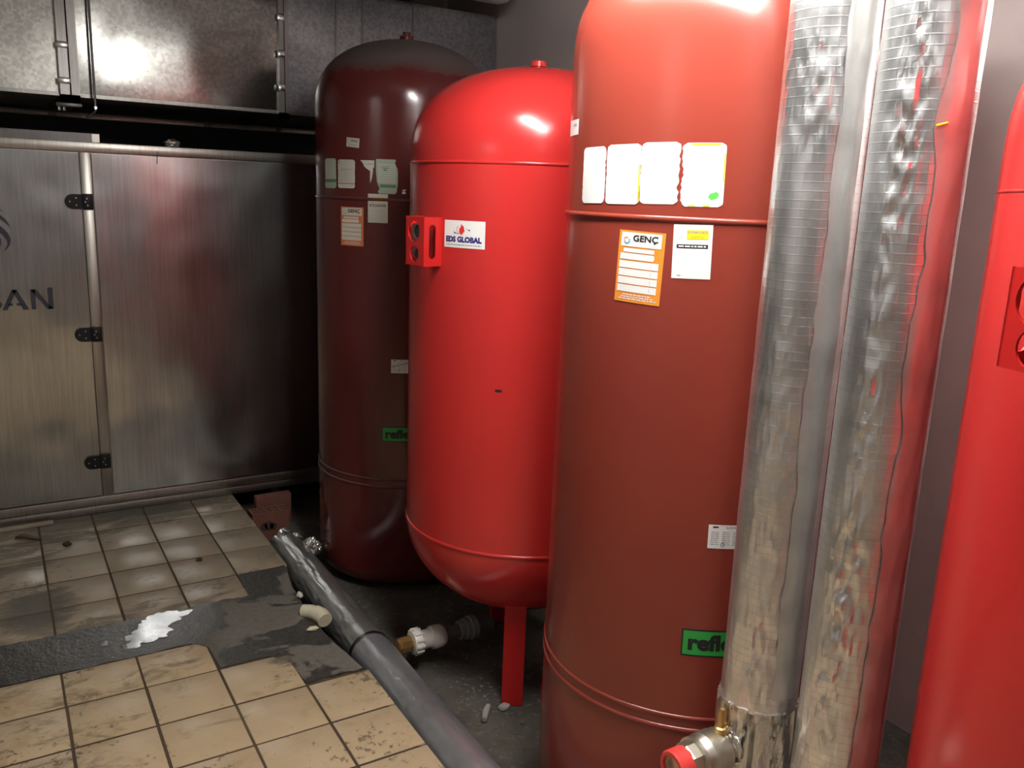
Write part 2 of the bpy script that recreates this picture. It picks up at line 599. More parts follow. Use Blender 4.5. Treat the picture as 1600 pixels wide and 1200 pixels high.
# mortar skim over the missing tiles, with ragged edges lapping the tiles
def up(x):
    b = 3.185 if x < cols[k_l1] else 3.39
    return b + .012 * noise.noise((x * 14, 0, 7)) + .008 * noise.noise((x * 60, 0, 2))
def dn(x):
    b = 2.905 if x < cols[k_l2] + .0 else (2.70 if x < cols[k_l1] else 2.475)
    if x < cols[k_l2] and x > cols[k_l2] - .05: b -= (x - (cols[k_l2] - .05)) * 1.0     # chipped corner
    if x > cols[k_l2] and x < cols[k_l1] and x > cols[k_l1] - .06: b -= (x - (cols[k_l1] - .06)) * 1.3
    return b + .010 * noise.noise((x * 15, 4, 7)) + .008 * noise.noise((x * 55, 9, 2))
xsm = [X0 + .02 + i * (.5 - X0) / 80 for i in range(60)]
xsm = [x for x in xsm if x < -.4] + [-.4 + i * .008 for i in range(int((EX - .012 + .4) / .008) + 1)]
NR = 24
vs, fs = [], []
for x in xsm:
    a, b = dn(x), up(x)
    for k in range(NR + 1):
        y = a + (b - a) * k / NR
        xx = x
        lim = edge_x(y) - .004
        if xx > lim: xx = lim
        d = min(k, NR - k) / NR
        vs.append((xx, y, .0014 + .0025 * noise.noise((x * 6, y * 6, 3)) * min(1, d * 5)))
for i in range(len(xsm) - 1):
    for k in range(NR):
        p = i * (NR + 1) + k
        fs.append((p, p + NR + 1, p + NR + 2, p + 1))
rf.add(vs, fs, 2)
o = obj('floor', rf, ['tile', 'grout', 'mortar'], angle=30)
struct(o, 'raised floor of dirty cream tiles with a bare mortar strip')
o['category'] = 'floor'

# puddle on the mortar
pb = MB()
def blobpoly(cx, cy, rx, ry, seed, n=64, rag=.3):
    pts = []
    for k in range(n):
        a = 2 * PI * k / n
        q = 1 + rag * noise.noise((math.cos(a) * 1.6 + seed, math.sin(a) * 1.6, seed)) + rag * .6 * noise.noise((math.cos(a) * 5 + seed, math.sin(a) * 5, seed + 4))
        pts.append((cx + rx * q * math.cos(a), cy + ry * q * math.sin(a)))
    return pts
for cx, cy, rx, ry, sd in ((.365, 3.035, .075, .050, 2.2), (.44, 3.13, .085, .055, 5.5), (.405, 3.075, .05, .06, 1.2), (.315, 2.985, .035, .022, 3.4), (.235, 3.04, .022, .018, 7.1)):
    p = blobpoly(cx, cy, rx, ry, sd, 96, .42)
    zz = .0036 + sd * .00004
    pb.add([(cx, cy, zz)] + [(x, y, zz - .0006) for x, y in p], [(0, 1 + k, 1 + (k + 1) % len(p)) for k in range(len(p))])
o = obj('puddle', pb, 'puddle', angle=80, org=(.4, 3.08, 0))
tag(o, 'shallow puddle of water shining on the dark mortar strip', 'puddle', kind='stuff')

# ------------------------------------------------------------------ text
def text_geo(s, offset=0.0, shear=0):
    cu = bpy.data.curves.new('txt', 'FONT')
    cu.body = s
    cu.size = 1
    cu.offset = offset
    cu.shear = shear
    cu.resolution_u = 3
    ob = bpy.data.objects.new('txt', cu)
    COL.objects.link(ob)
    dg = bpy.context.evaluated_depsgraph_get()
    me = bpy.data.meshes.new_from_object(ob.evaluated_get(dg))
    vs = [(v.co.x, v.co.y) for v in me.vertices]
    fs = [tuple(p.vertices) for p in me.polygons]
    bpy.data.objects.remove(ob)
    bpy.data.curves.remove(cu)
    bpy.data.meshes.remove(me)
    return vs, fs

def fit_text(s, u0, v0, u1, v1, offset=0.0, shear=0):
    vs, fs = text_geo(s, offset, shear)
    a = min(p[0] for p in vs); b = max(p[0] for p in vs)
    c = min(p[1] for p in vs); d = max(p[1] for p in vs)
    return [(u0 + (x - a) / (b - a) * (u1 - u0), v0 + (y - c) / (d - c) * (v1 - v0)) for x, y in vs], fs

class Decal:
    """flat print built up in layers and wrapped on a surface by fn(u, v, lift)"""
    def __init__(s, fn, step=.012):
        s.fn, s.mb, s.mats, s.step, s.b = fn, MB(), [], step, .0009
    def mi(s, m):
        if m not in s.mats: s.mats.append(m)
        return s.mats.index(m)
    def put(s, vs, fs, m, lay):
        s.mb.add([s.fn(u, v, s.b + lay * .0005) for u, v in vs], fs, s.mi(m))
    def rect(s, u0, v0, u1, v1, m, lay=0):
        s.rows([v0, v1], [u0, u0], [u1, u1], m, lay)
    def rows(s, V, A, B, m, lay=0):
        n = max(1, int(max(b - a for a, b in zip(A, B)) / s.step + 1))
        vs = [(a + (b - a) * k / n, v) for v, a, b in zip(V, A, B) for k in range(n + 1)]
        fs = [(j * (n + 1) + k, j * (n + 1) + k + 1, (j + 1) * (n + 1) + k + 1, (j + 1) * (n + 1) + k) for j in range(len(V) - 1) for k in range(n)]
        s.put(vs, fs, m, lay)
    def poly(s, pts, m, lay=0):
        cx = sum(p[0] for p in pts) / len(pts); cy = sum(p[1] for p in pts) / len(pts)
        s.put([(cx, cy)] + list(pts), [(0, 1 + k, 1 + (k + 1) % len(pts)) for k in range(len(pts))], m, lay)
    def ell(s, cu, cv, ru, rv, m, lay=0, n=24):
        s.poly([(cu + ru * math.cos(2 * PI * k / n), cv + rv * math.sin(2 * PI * k / n)) for k in range(n)], m, lay)
    def arc(s, cu, cv, ru, rv, a0, a1, w, m, lay=0, n=20, taper=False):
        vs, fs = [], []
        for k in range(n + 1):
            t = k / n
            a = R(a0 + (a1 - a0) * t)
            ww = w * (math.sin(PI * min(max(t, .04), .96)) if taper else 1)
            vs += [(cu + (ru - ww / 2) * math.cos(a), cv + (rv - ww / 2) * math.sin(a)), (cu + (ru + ww / 2) * math.cos(a), cv + (rv + ww / 2) * math.sin(a))]
        fs = [(2 * k, 2 * k + 1, 2 * k + 3, 2 * k + 2) for k in range(n)]
        s.put(vs, fs, m, lay)
    def text(s, t, u0, v0, u1, v1, m, lay=1, off=0.0, shear=0):
        vs, fs = fit_text(t, u0, v0, u1, v1, off, shear)
        s.put(vs, fs, m, lay)
    def lines(s, u0, v0, u1, v1, n, m, lay=1, frac=.4, seed=1, words=True):
        rnd = random.Random(seed)
        dv = (v1 - v0) / n
        for k in range(n):
            va = v0 + k * dv
            if not words:
                s.rect(u0, va, u1, va + dv * frac, m, lay); continue
            u = u0
            while u < u1 - .002:
                w = min(rnd.uniform(.004, .012), u1 - u)
                s.rect(u, va, u + w, va + dv * frac, m, lay)
                u += w + .0022
    def done(s, name, parent, label=None):
        o = obj(name, s.mb, s.mats, parent, angle=60)
        if label: o['label'] = label
        return o

def on_tank(T, dt0, z0, tilt=0):
    """u runs to the image right from angle dt0 (degrees), v up from z0"""
    cx, cy, r = T
    t0 = math.atan2(-cy, -cx) + R(dt0)
    ct, st = math.cos(R(tilt)), math.sin(R(tilt))
    def fn(u, v, lift):
        u, v = u * ct - v * st, u * st + v * ct
        a = t0 + u / r
        return (cx + (r + lift) * math.cos(a), cy + (r + lift) * math.sin(a), z0 + v)
    return fn

# ------------------------------------------------------------------ tanks
DK = (1.60, 3.56, .388)
FR = (1.60, 1.62, .388)
MD = (1.60, 2.50, .418)
RT = (1.60, .43, .418)

def dome(r, z0, h, n=16, up=True, power=2.2):
    out = []
    for k in range(n + 1):
        a = (PI / 2) * k / n
        rr = r * math.cos(a) ** (2 / power)
        zz = h * math.sin(a) ** (2 / power)
        if k == n: rr = 0
        out.append((rr, z0 + (zz if up else -zz)))
    return out

def bead(T, z, rr=.006, pm=64):
    mb = MB()
    prof = [(T[2] + rr * math.cos(a) * .8 - .001, z + rr * math.sin(a)) for a in [R(-90 + 180 * k / 6) for k in range(7)]]
    mb.lathe(prof, 96, (T[0], T[1], 0))
    return mb

def brown_tank(T, label, m):
    t = thing('pressure_tank', label, 'tank', (T[0], T[1], LOW), None)
    r = T[2]
    prof = [(0, -.132), (r - .06, -.132), (r - .03, -.122), (r - .008, -.095), (r, -.05), (r, .2), (r, .9), (r, 1.5), (r, 1.93)]
    prof += dome(r, 1.95, .275)
    mb = MB().lathe(prof, 96, (T[0], T[1], 0))
    obj('shell', mb, m, t)
    obj('weld_seam', bead(T, 1.562, .007), m, t)
    obj('weld_seam', bead(T, .378, .006), m, t)
    obj('weld_seam', bead(T, .345, .007), m, t)
    obj('base_ring', MB().lathe([(.25, LOW - .012), (.27, LOW - .012), (.27, -.125), (.25, -.125)], 48, (T[0], T[1], 0)), m, t)
    obj('top_plug', MB().lathe([(.03, 2.215), (.03, 2.245), (.018, 2.25), (.018, 2.262), (0, 2.264)], 20, (T[0], T[1], 0)), m, t)
    return t

def reflex_logo(T, t, dt, z, w, h, tilt=0):
    d = Decal(on_tank(T, dt, z, tilt))
    d.rect(0, 0, w, h, 'p_black', 0)
    e = .0035
    d.rect(e, e, w - e, h - e, 'reflex_green', 1)
    d.text('reflex', w * .09, h * .22, w * .91, h * .84, 'p_black', 2, .045)
    d.done('logo_plate', t, 'green plate with black lettering')

def genc(T, t, dt, z, w, h, tilt=0, old=False):
    d = Decal(on_tank(T, dt, z, tilt))
    og = 'p_orange_old' if old else 'p_orange'
    wh = 'p_aged' if old else 'p_white'
    d.rect(0, 0, w, h, og, 0)
    d.rect(.06 * w, .78 * h, .93 * w, .975 * h, wh, 1)
    d.text('GENÇ', .33 * w, .835 * h, .86 * w, .945 * h, 'p_black', 2, .03)
    d.arc(.18 * w, .87 * h, .055 * w, .034 * h, 60, 250, .018 * w, 'p_orange', 2)
    d.arc(.19 * w, .86 * h, .06 * w, .036 * h, 190, 400, .026 * w, 'p_blue', 2)
    d.rect(.13 * w, .70 * h, .80 * w, .755 * h, wh, 1)
    d.rect(.06 * w, .60 * h, .78 * w, .685 * h, wh, 1)
    d.ell(.78 * w, .642 * h, .035 * w, .042 * h, wh, 1)
    for k in range(4):
        v = (.145 + .112 * k) * h
        d.rect(.05 * w, v, .91 * w, v + .097 * h, wh, 1)
        d.rect(.76 * w, v + .02 * h, .765 * w, v + .08 * h, 'p_grey', 2)
    for k, (a, b) in enumerate(((.20, .80), (.16, .86), (.10, .92))):
        d.lines(a * w, (.10 - .03 * k) * h, b * w, (.125 - .03 * k) * h, 1, wh, 1, .6, 3 + k)
    d.done('service_label', t, 'orange printed label with white rows')

def kimges(T, t, dt, z, w, h, tilt=0, old=False):
    d = Decal(on_tank(T, dt, z, tilt))
    d.rect(0, 0, w, h, 'p_aged' if old else 'p_white', 0)
    d.rect(.35 * w, .73 * h, .90 * w, .90 * h, 'p_yellow', 1)
    d.text('KİMGES', .37 * w, .84 * h, .88 * w, .895 * h, 'p_grey', 2, .01)
    d.text('KİMYA', .48 * w, .75 * h, .78 * w, .80 * h, 'p_orange', 2)
    d.arc(.22 * w, .74 * h, .04 * w, .03 * h, 20, 230, .01 * w, 'p_grey', 1)
    d.rect(.10 * w, .565 * h, .90 * w, .635 * h, 'p_black', 1)
    d.lines(.15 * w, .585 * h, .85 * w, .625 * h, 1, 'p_white', 2, .7, 2)
    if old:
        d.lines(.1 * w, .10 * h, .85 * w, .50 * h, 6, 'p_grey', 1, .12, 5)
    else:
        d.lines(.14 * w, .05 * h, .28 * w, .08 * h, 1, 'p_grey', 1, .5, 5)
    d.done('chemical_label', t, 'white label with a yellow box')

def spec_plate(T, t, dt, z, w, h, slash=False, tilt=0):
    d = Decal(on_tank(T, dt, z, tilt))
    d.rect(0, 0, w, h, 'p_white', 0)
    d.rect(.12 * w, .88 * h, .28 * w, .94 * h, 'p_black', 1)
    d.lines(.5 * w, .86 * h, .92 * w, .95 * h, 2, 'p_grey', 1, .5, 4)
    for c in (.08, .40, .70):
        d.lines(c * w, .16 * h, (c + .22) * w, .78 * h, 7, 'p_grey', 1, .3, 6 + int(c * 10))
    d.arc(.42 * w, .17 * h, .05 * w, .08 * h, 0, 360, .015 * w, 'p_black', 2)
    if slash:
        d.put([(0.02 * w, .42 * h), (.02 * w, .46 * h), (.98 * w, .80 * h), (.98 * w, .75 * h)], [(0, 1, 2, 3)], 'p_black', 3)
    d.done('rating_plate', t, 'small white printed plate')

def torn(d, u0, v0, u1, v1, m, lay, seed, rag, sides='lrtb', n=30):
    V, A, B = [], [], []
    for k in range(n + 1):
        f = k / n
        v = v0 + (v1 - v0) * f
        a = u0 + (abs(noise.noise((f * 9, seed, 0))) * rag + abs(noise.noise((f * 31, seed, 0))) * rag * .5 if 'l' in sides else 0)
        b = u1 - (abs(noise.noise((f * 9, seed, 7))) * rag + abs(noise.noise((f * 31, seed, 8))) * rag * .5 if 'r' in sides else 0)
        e = min(f, 1 - f) * (v1 - v0)
        cr = .010
        if e < cr:                                          # rounded corners
            q = cr - math.sqrt(max(0, cr * cr - (cr - e) ** 2))
            a += q; b -= q
        V.append(v); A.append(a); B.append(b)
    d.rows(V, A, B, m, lay)

# --- front brown tank
front = brown_tank(FR, 'tall brown-red pressure tank behind the two foil pipes, with four blank white labels', 'brown')
rF = FR[2]
d = Decal(on_tank(FR, -55, 1.588, 1.0))
torn(d, 0, 0, .094, .127, 'p_white', 0, 1.1, .004, 'lr')
torn(d, .096, -.001, .196, .129, 'p_white', 0, 2.4, .003, 'lr')
d.rect(.190, 0.004, .194, .085, 'p_yellow', 1)
torn(d, .196, .001, .287, .131, 'p_white', 0, 3.7, .007, 'r')
d.done('blank_label', front, 'white label strip with torn edges')
d = Decal(on_tank(FR, -12.3, 1.590, 1.0))
torn(d, 0, 0, .092, .132, 'p_white', 0, 5.1, .010, 'l')
d.rect(.02, .127, .08, .1305, 'p_yellow', 1)
d.rect(.018, .001, .035, .004, 'p_yellow', 1)
d.rect(.05, .001, .065, .004, 'p_yellow', 1)
d.rect(.0885, .05, .0915, .11, 'p_yellow', 1)
d.poly([(.060, .020), (.064, .028), (.078, .032), (.083, .026), (.080, .019), (.068, .015)], 'p_lgreen', 1)
d.done('blank_label', front, 'white label with a green leaf mark')
genc(FR, front, -33.6, 1.374, .117, .160, -1.5)
kimges(FR, front, -13.0, 1.436, .084, .116, 1.5)
spec_plate(FR, front, 6.3, .822, .080, .058, False, 1)
reflex_logo(FR, front, .6, .545, .170, .069, 1)
d = Decal(on_tank(FR, -74, 1.748))
d.rect(0, 0, .085, .036, 'p_white', 0)
d.lines(.045, .02, .07, .032, 1, 'p_grey', 1, .5, 3)
d.done('small_tag', front, 'small white tag')

# --- dark brown tank at the back
back = brown_tank(DK, 'dusty dark brown-red pressure tank at the back beside the metal cabinet', 'brown_dust')
d = Decal(on_tank(DK, -37.5, 1.766, -5))
d.rect(0, 0, .062, .036, 'p_aged', 0)
d.text('GENÇ', .02, .019, .055, .029, 'p_black', 1, .03)
d.arc(.012, .022, .005, .007, 60, 300, .002, 'p_grey', 1)
d.lines(.012, .004, .055, .014, 2, 'p_grey', 1, .4, 9)
d.done('small_tag', back, 'small tilted white tag')
d = Decal(on_tank(DK, -58.2, 1.600))
torn(d, 0, 0, .083, .119, 'p_green', 0, 8.1, .004)
for k in range(8):
    d.rect(.006, .042 + k * .009, .078, .0465 + k * .009, 'p_aged', 1)
d.rect(.003, .024, .080, .036, 'p_green_dark', 1)
d.done('green_label', back, 'pale green worn label with lines')
d = Decal(on_tank(DK, -44.6, 1.602))
torn(d, 0, 0, .092, .113, 'p_aged', 0, 9.3, .003)
d.rect(.004, .017, .089, .020, 'p_brownish', 1)
d.lines(.01, .03, .06, .075, 6, 'p_grey', 1, .2, 12)
d.rect(.02, .073, .075, .0755, 'p_grey', 1)
d.arc(.014, .100, .006, .005, 0, 300, .002, 'p_red', 1)
d.done('beige_label', back, 'beige worn label')
d = Decal(on_tank(DK, -27.5, 1.627))
d.rows([0, .02, .045, .055, .062, .075, .087], [.044, .043, .044, .028, .018, .012, 0], [.046, .052, .056, .056, .061, .061, .062], 'p_aged', 0)
d.rect(.03, .071, .058, .074, 'p_grey', 1)
d.done('torn_label', back, 'torn remains of a white label')
d = Decal(on_tank(DK, -17.6, 1.586))
V = [0, .008, .02, .03, .045, .06, .08, .1, .112, .122, .128, .134]
A = [.014, .010, .017, .012, .006, .004, .002, .001, .001, .001, .001, .003]
B = [.080, .086, .087, .089, .090, .090, .090, .088, .080, .078, .082, .080]
d.rows(V, A, B, 'p_green', 0)
for k in range(9):
    d.rect(.010, .043 + k * .0085, .082, .047 + k * .0085, 'p_aged', 1)
d.rect(.018, .024, .084, .036, 'p_green_dark', 1)
d.poly([(.02, .108), (.06, .108), (.045, .088), (.035, .088)], 'p_green_dark', 1)
d.done('green_label', back, 'pale green label with ragged edges')
kimges(DK, back, -22.4, 1.470, .083, .114, 0, True)
genc(DK, back, -42.1, 1.372, .114, .156, 0, True)
spec_plate(DK, back, -7.5, .852, .072, .058, True)
reflex_logo(DK, back, -13.0, .551, .165, .066)
d = Decal(on_tank(DK, -1.9, 1.588))
d.rows([0, .008], [0, .002], [.016, .014], 'p_white', 0)
d.rows([.010, .017], [.002, .004], [.012, .018], 'p_white', 0)
d.done('paint_fleck', back, 'white flecks')

# --- red tanks
def slot_poly(cu, cv, w, h, n=10):
    p = []
    for k in range(n + 1): p.append((cu + w / 2 * math.cos(PI * k / n), cv + h / 2 - w / 2 + w / 2 * math.sin(PI * k / n)))
    for k in range(n + 1): p.append((cu + w / 2 * math.cos(PI + PI * k / n), cv - h / 2 + w / 2 + w / 2 * math.sin(PI + PI * k / n)))
    return p

def plate_with_holes(fn, u0, v0, u1, v1, holes, th, mb, mi=0):
    """a sheet with real holes: outer rectangle and hole outlines bridged by triangle fill"""
    bm = bmesh.new()
    loops = [[(u0, v0), (u1, v0), (u1, v1), (u0, v1)]] + holes
    es = []
    for lp in loops:
        vs = [bm.verts.new((p[0], p[1], 0)) for p in lp]
        es += [bm.edges.new((vs[i], vs[(i + 1) % len(vs)])) for i in range(len(vs))]
    bmesh.ops.triangle_fill(bm, edges=es, use_beauty=True, use_dissolve=False)
    fc = bm.faces[:]
    r = bmesh.ops.extrude_face_region(bm, geom=fc)
    for v in [e for e in r['geom'] if isinstance(e, bmesh.types.BMVert)]:
        v.co.z = -th
    bm.verts.index_update()
    mb.add([fn(v.co.x, v.co.y, v.co.z) for v in bm.verts], [[v.index for v in f.verts] for f in bm.faces], mi)
    bm.free()

def circ(cu, cv, r, n=24):
    return [(cu + r * math.cos(2 * PI * k / n), cv + r * math.sin(2 * PI * k / n)) for k in range(n)]

def gauge_bracket(T, t, dt, z0, w, h, depth):
    cx, cy, r = T
    a = math.atan2(-cy, -cx) + R(dt)
    er = Vector((math.cos(a), math.sin(a), 0)); et = Vector((-math.sin(a), math.cos(a), 0))
    o = Vector((cx, cy, 0))
    F = r + depth
    mb = MB()
    front_fn = lambda u, v, d: tuple(o + er * (F + d) + et * u + Vector((0, 0, z0 + v)))
    plate_with_holes(front_fn, -w / 2, 0, w / 2, h, [circ(-.004, h * .70, w * .33), circ(.0, h * .24, w * .25)], .004, mb)
    for s in (-1, 1):
        side = lambda u, v, d, s=s: tuple(o + er * (F - u) + et * (s * (w / 2 + d)) + Vector((0, 0, z0 + v)))
        plate_with_holes(side, 0, 0, depth + .03, h, [slot_poly(depth * .50, h * .5, depth * .40, h * .70)], -.004 * s, mb)
    b = obj('gauge_bracket', mb, 'red_leg', t, 30)
    for v, rad, nm in ((h * .70, w * .27, 'gauge_socket'), (h * .24, w * .20, 'gauge_socket')):
        g_ = MB()
        n = 24
        for r0, r1, d0, d1 in ((rad, rad, -.030, -.012), (rad, rad * .75, -.012, -.012), (rad * .75, rad * .75, -.012, -.022), (rad * .75, 0, -.022, -.022)):
            vs = [tuple(o + er * (F + dd) + et * (rr * math.cos(2 * PI * k / n)) + Vector((0, 0, z0 + v + rr * math.sin(2 * PI * k / n)))) for rr, dd in ((r0, d0), (max(r1, .0005), d1)) for k in range(n)]
            g_.add(vs, [(k, (k + 1) % n, n + (k + 1) % n, n + k) for k in range(n)])
        so = obj(nm, g_, 'rubber_grey', b, 30)
        so['label'] = 'dark grey round socket'
    return b

def red_tank(T, label, zt, zb, leg_angles, dz=.02, hd=.295):
    t = thing('pressure_tank', label, 'tank', (T[0], T[1], LOW))
    r = T[2]
    prof = list(reversed(dome(r, zb, .335, up=False, power=2.0)))
    prof += [(r, zb + .3), (r, zt - .3)] + dome(r, zt + dz, hd, power=2.35)
    obj('shell', MB().lathe(prof, 96, (T[0], T[1], 0)), 'red', t)
    obj('weld_seam', bead(T, zt, .0055 if dz < .05 else .003), 'red', t)
    obj('weld_seam', bead(T, zb, .0065), 'red', t)
    obj('top_plug', MB().lathe([(.020, zt + dz + hd - .02), (.020, zt + dz + hd + .010), (.026, zt + dz + hd + .010), (.026, zt + dz + hd + .025), (.014, zt + dz + hd + .03), (0, zt + dz + hd + .032)], 20, (T[0], T[1], 0)), 'red', t)
    obj('bottom_nozzle', MB().lathe([(.034, zb - .43), (.034, zb - .32)], 20, (T[0], T[1], 0)), 'pvc_grey', t)
    for dt in leg_angles:
        a = math.atan2(-T[1], -T[0]) + R(dt)
        er = Vector((math.cos(a), math.sin(a), 0)); et = Vector((-math.sin(a), math.cos(a), 0))
        o = Vector((T[0], T[1], 0))
        lm = MB()
        fn = lambda u, v, w: tuple(o + er * v + et * u + Vector((0, 0, w)))
        # folded channel: face plate outside, two flanges behind, foot plate
        ztop = zb - .335 * math.sqrt(max(0, 1 - (.305 / r) ** 2)) + .075
        def bx(u0, u1, v0, v1, w0, w1):
            vs = [fn(u, v, w) for w in (w0, w1) for v in (v0, v1) for u in (u0, u1)]
            lm.add(vs, [(0, 1, 3, 2), (4, 6, 7, 5), (0, 2, 6, 4), (1, 5, 7, 3), (0, 4, 5, 1), (2, 3, 7, 6)])
        bx(-.037, .037, .298, .303, LOW, ztop)
        bx(-.037, -.031, .26, .298, LOW, ztop - .03)
        bx(.031, .037, .26, .298, LOW, ztop - .03)
        bx(-.041, .041, .25, .306, ztop, ztop + .006)
        obj('leg', lm, 'red_leg', t, 30)
    return t

mid = red_tank(MD, 'bright red pressure tank on legs in the middle, with a white company sticker', 1.692, .458, (0, 115, -166))
gauge_bracket(MD, mid, -49, 1.375, .098, .150, .062)
d = Decal(on_tank(MD, -39.8, 1.437, 0))
W_, H_ = .149, .082
d.rect(0, 0, W_, H_, 'p_white', 0)
d.text('EDS GLOBAL', .05 * W_, .20 * H_, .93 * W_, .42 * H_, 'p_navy', 1, .06)
d.lines(.05 * W_, .09 * H_, .93 * W_, .15 * H_, 1, 'p_grey', 1, .6, 21)
d.poly([(.455 * W_, .47 * H_), (.53 * W_, .62 * H_), (.51 * W_, .78 * H_), (.44 * W_, .88 * H_), (.445 * W_, .78 * H_), (.40 * W_, .70 * H_), (.40 * W_, .56 * H_)], 'p_red', 2)
d.arc(.39 * W_, .66 * H_, .05 * W_, .14 * H_, 100, 260, .012 * W_, 'p_red', 2)
d.arc(.45 * W_, .62 * H_, .19 * W_, .12 * H_, 170, 260, .010 * W_, 'p_black', 1, 16, True)
d.arc(.45 * W_, .62 * H_, .19 * W_, .12 * H_, -5, 60, .010 * W_, 'p_black', 1, 16, True)
d.ell(.64 * W_, .66 * H_, .022 * W_, .022 * H_, 'p_black', 1)
d.ell(.285 * W_, .54 * H_, .022 * W_, .022 * H_, 'p_black', 1)
d.done('company_sticker', mid, 'white sticker with navy letters and a red emblem')
d = Decal(on_tank(MD, -12.9, 1.002))
d.poly([(0, .002), (.008, 0), (.022, .001), (.023, .008), (.012, .009), (.001, .008)], 'p_black', 0)
d.done('paint_chip', mid, 'small dark chip')
right = red_tank(RT, 'bright red pressure tank cut off by the right edge of the photo', 1.634, .40, (30, 150, -90), .07, .31)
gauge_bracket(RT, right, -32.5, 1.398, .105, .135, .060)

# ------------------------------------------------------------------ metal cabinet
FY = 4.368
cab = thing('air_handling_unit', 'wide brushed metal cabinet with black hinges under the ducts', 'cabinet', (.4, 4.9, 0))
CX0, CX1 = -1.25, 2.30
obj('body', MB().box((CX0, FY + .020, .05), (CX1, 5.45, 1.755)), 'steel_frame', cab)
obj('top_rail', MB().box((CX0, FY, 1.717), (CX1, FY + .05, 1.760), .003), 'steel_frame', cab)
br = MB().box((CX0, FY, .040), (CX1, FY + .05, .086), .003)
br.box((CX0, FY + .004, .0), (CX1, FY + .05, .038), .003)
obj('base_rail', br, 'steel_frame', cab)
obj('mullion', MB().box((.374, FY + .001, .0875), (.419, FY + .05, 1.7155), .003), 'steel_frame', cab)
obj('mullion', MB().box((CX1 - .045, FY + .001, .0875), (CX1, FY + .05, 1.7155), .003), 'steel_frame', cab)
def sheet(x0, x1, z0, z1, y):
    """panel with slightly uneven, dented surface and folded edge"""
    mb = MB()
    n, k = 60, 60
    vs = []
    for j in range(k + 1):
        for i in range(n + 1):
            u, v = i / n, j / k
            x, z = x0 + (x1 - x0) * u, z0 + (z1 - z0) * v
            e = min(1, 12 * min(u, 1 - u, v, 1 - v))
            dy = e * (.0035 * noise.noise((x * 1.3, z * 1.1, 3.1)) + .0018 * noise.noise((x * 4, z * 3, 8)))
            for cx, cz, s, am in ((1.02, .32, .13, .006), (.86, .50, .16, -.004), (.19, .40, .08, .006), (.62, .36, .12, .003), (.30, .37, .05, -.003)):
                q = ((x - cx) ** 2 + (z - cz) ** 2) / (s * s)
                if q < 9: dy += e * am * math.exp(-q)
            vs.append((x, y + dy, z))
    fs = [(j * (n + 1) + i, j * (n + 1) + i + 1, (j + 1) * (n + 1) + i + 1, (j + 1) * (n + 1) + i) for j in range(k) for i in range(n)]
    mb.add(vs, fs)
    b = .016
    mb.add([(x0, y, z0), (x1, y, z0), (x1, y, z1), (x0, y, z1), (x0, y + b, z0), (x1, y + b, z0), (x1, y + b, z1), (x0, y + b, z1)],
           [(0, 1, 5, 4), (1, 2, 6, 5), (2, 3, 7, 6), (3, 0, 4, 7)])
    return mb
door = obj('door', sheet(CX0 + .05, .370, .092, 1.711, FY + .003), 'steel', cab, 60)
obj('fixed_panel', sheet(.424, CX1 - .05, .092, 1.711, FY + .003), 'steel', cab, 60)
obj('pen_mark', MB().box((.700, FY - .0006, 1.68), (.703, FY + .002, 1.738), 0, 0, Matrix.Rotation(R(4), 3, 'Y')), 'p_navy', cab)
# printing on the door
flat = lambda u, v, d: (u, FY + .001 - d * .6, v)
D = Decal(flat)
D.b = .0085
def stroke(p, q, w, q2=None):
    (x0, y0), (x1, y1) = p, q
    D.put([(x0, y0), (x0 + w, y0), (x1 + w, y1), (x1, y1)], [(0, 1, 2, 3)], 'logo', 0)
zb_, zt_ = 1.015, 1.104
stroke((.024, zb_), (.066, zt_), .019)
D.put([(.105, zb_), (.128, zb_), (.085, zt_), (.066, zt_)], [(0, 1, 2, 3)], 'logo', 0)
D.put([(.045, 1.034), (.066, 1.034), (.066, 1.043), (.049, 1.043)], [(0, 1, 2, 3)], 'logo', 0)
D.put([(.080, 1.034), (.102, 1.034), (.098, 1.043), (.080, 1.043)], [(0, 1, 2, 3)], 'logo', 0)
D.done('printed_letter', door, 'slate blue letter A')
D = Decal(flat); D.b = .0085
stroke((.138, zb_), (.138, zt_), .018)
stroke((.206, zb_), (.206, zt_ + .006), .020)
D.put([(.138, zt_), (.160, zt_), (.222, zb_), (.200, zb_)], [(0, 1, 2, 3)], 'logo', 0)
D.done('printed_letter', door, 'slate blue letter N')
D = Decal(flat); D.b = .0085
vs_, fs_ = fit_text('S', -.058, zb_, .026, zt_, .04)
D.put(vs_, fs_, 'logo', 0)
D.done('printed_letter', door, 'slate blue letter S')
D = Decal(flat); D.b = .0085
def ribbon(p0, p1, p2, w, n=24):
    vs = []
    for k in range(n + 1):
        t = k / n
        x = (1 - t) ** 2 * p0[0] + 2 * t * (1 - t) * p1[0] + t * t * p2[0]
        z = (1 - t) ** 2 * p0[1] + 2 * t * (1 - t) * p1[1] + t * t * p2[1]
        dx = 2 * (1 - t) * (p1[0] - p0[0]) + 2 * t * (p2[0] - p1[0])
        dz = 2 * (1 - t) * (p1[1] - p0[1]) + 2 * t * (p2[1] - p1[1])
        q = math.hypot(dx, dz)
        ww = w * max(.02, math.sin(PI * min(1, t * .55 + .45))) / 2
        vs += [(x + dz / q * ww, z - dx / q * ww), (x - dz / q * ww, z + dx / q * ww)]
    D.put(vs, [(2 * k, 2 * k + 1, 2 * k + 3, 2 * k + 2) for k in range(n)], 'logo', 0)
ribbon((-.05, 1.478), (.040, 1.475), (.062, 1.442), .009)
ribbon((-.05, 1.455), (.062, 1.440), (.083, 1.375), .020)
ribbon((-.05, 1.425), (.125, 1.345), (.050, 1.276), .026)
ribbon((-.05, 1.380), (.070, 1.345), (.030, 1.285), .018)
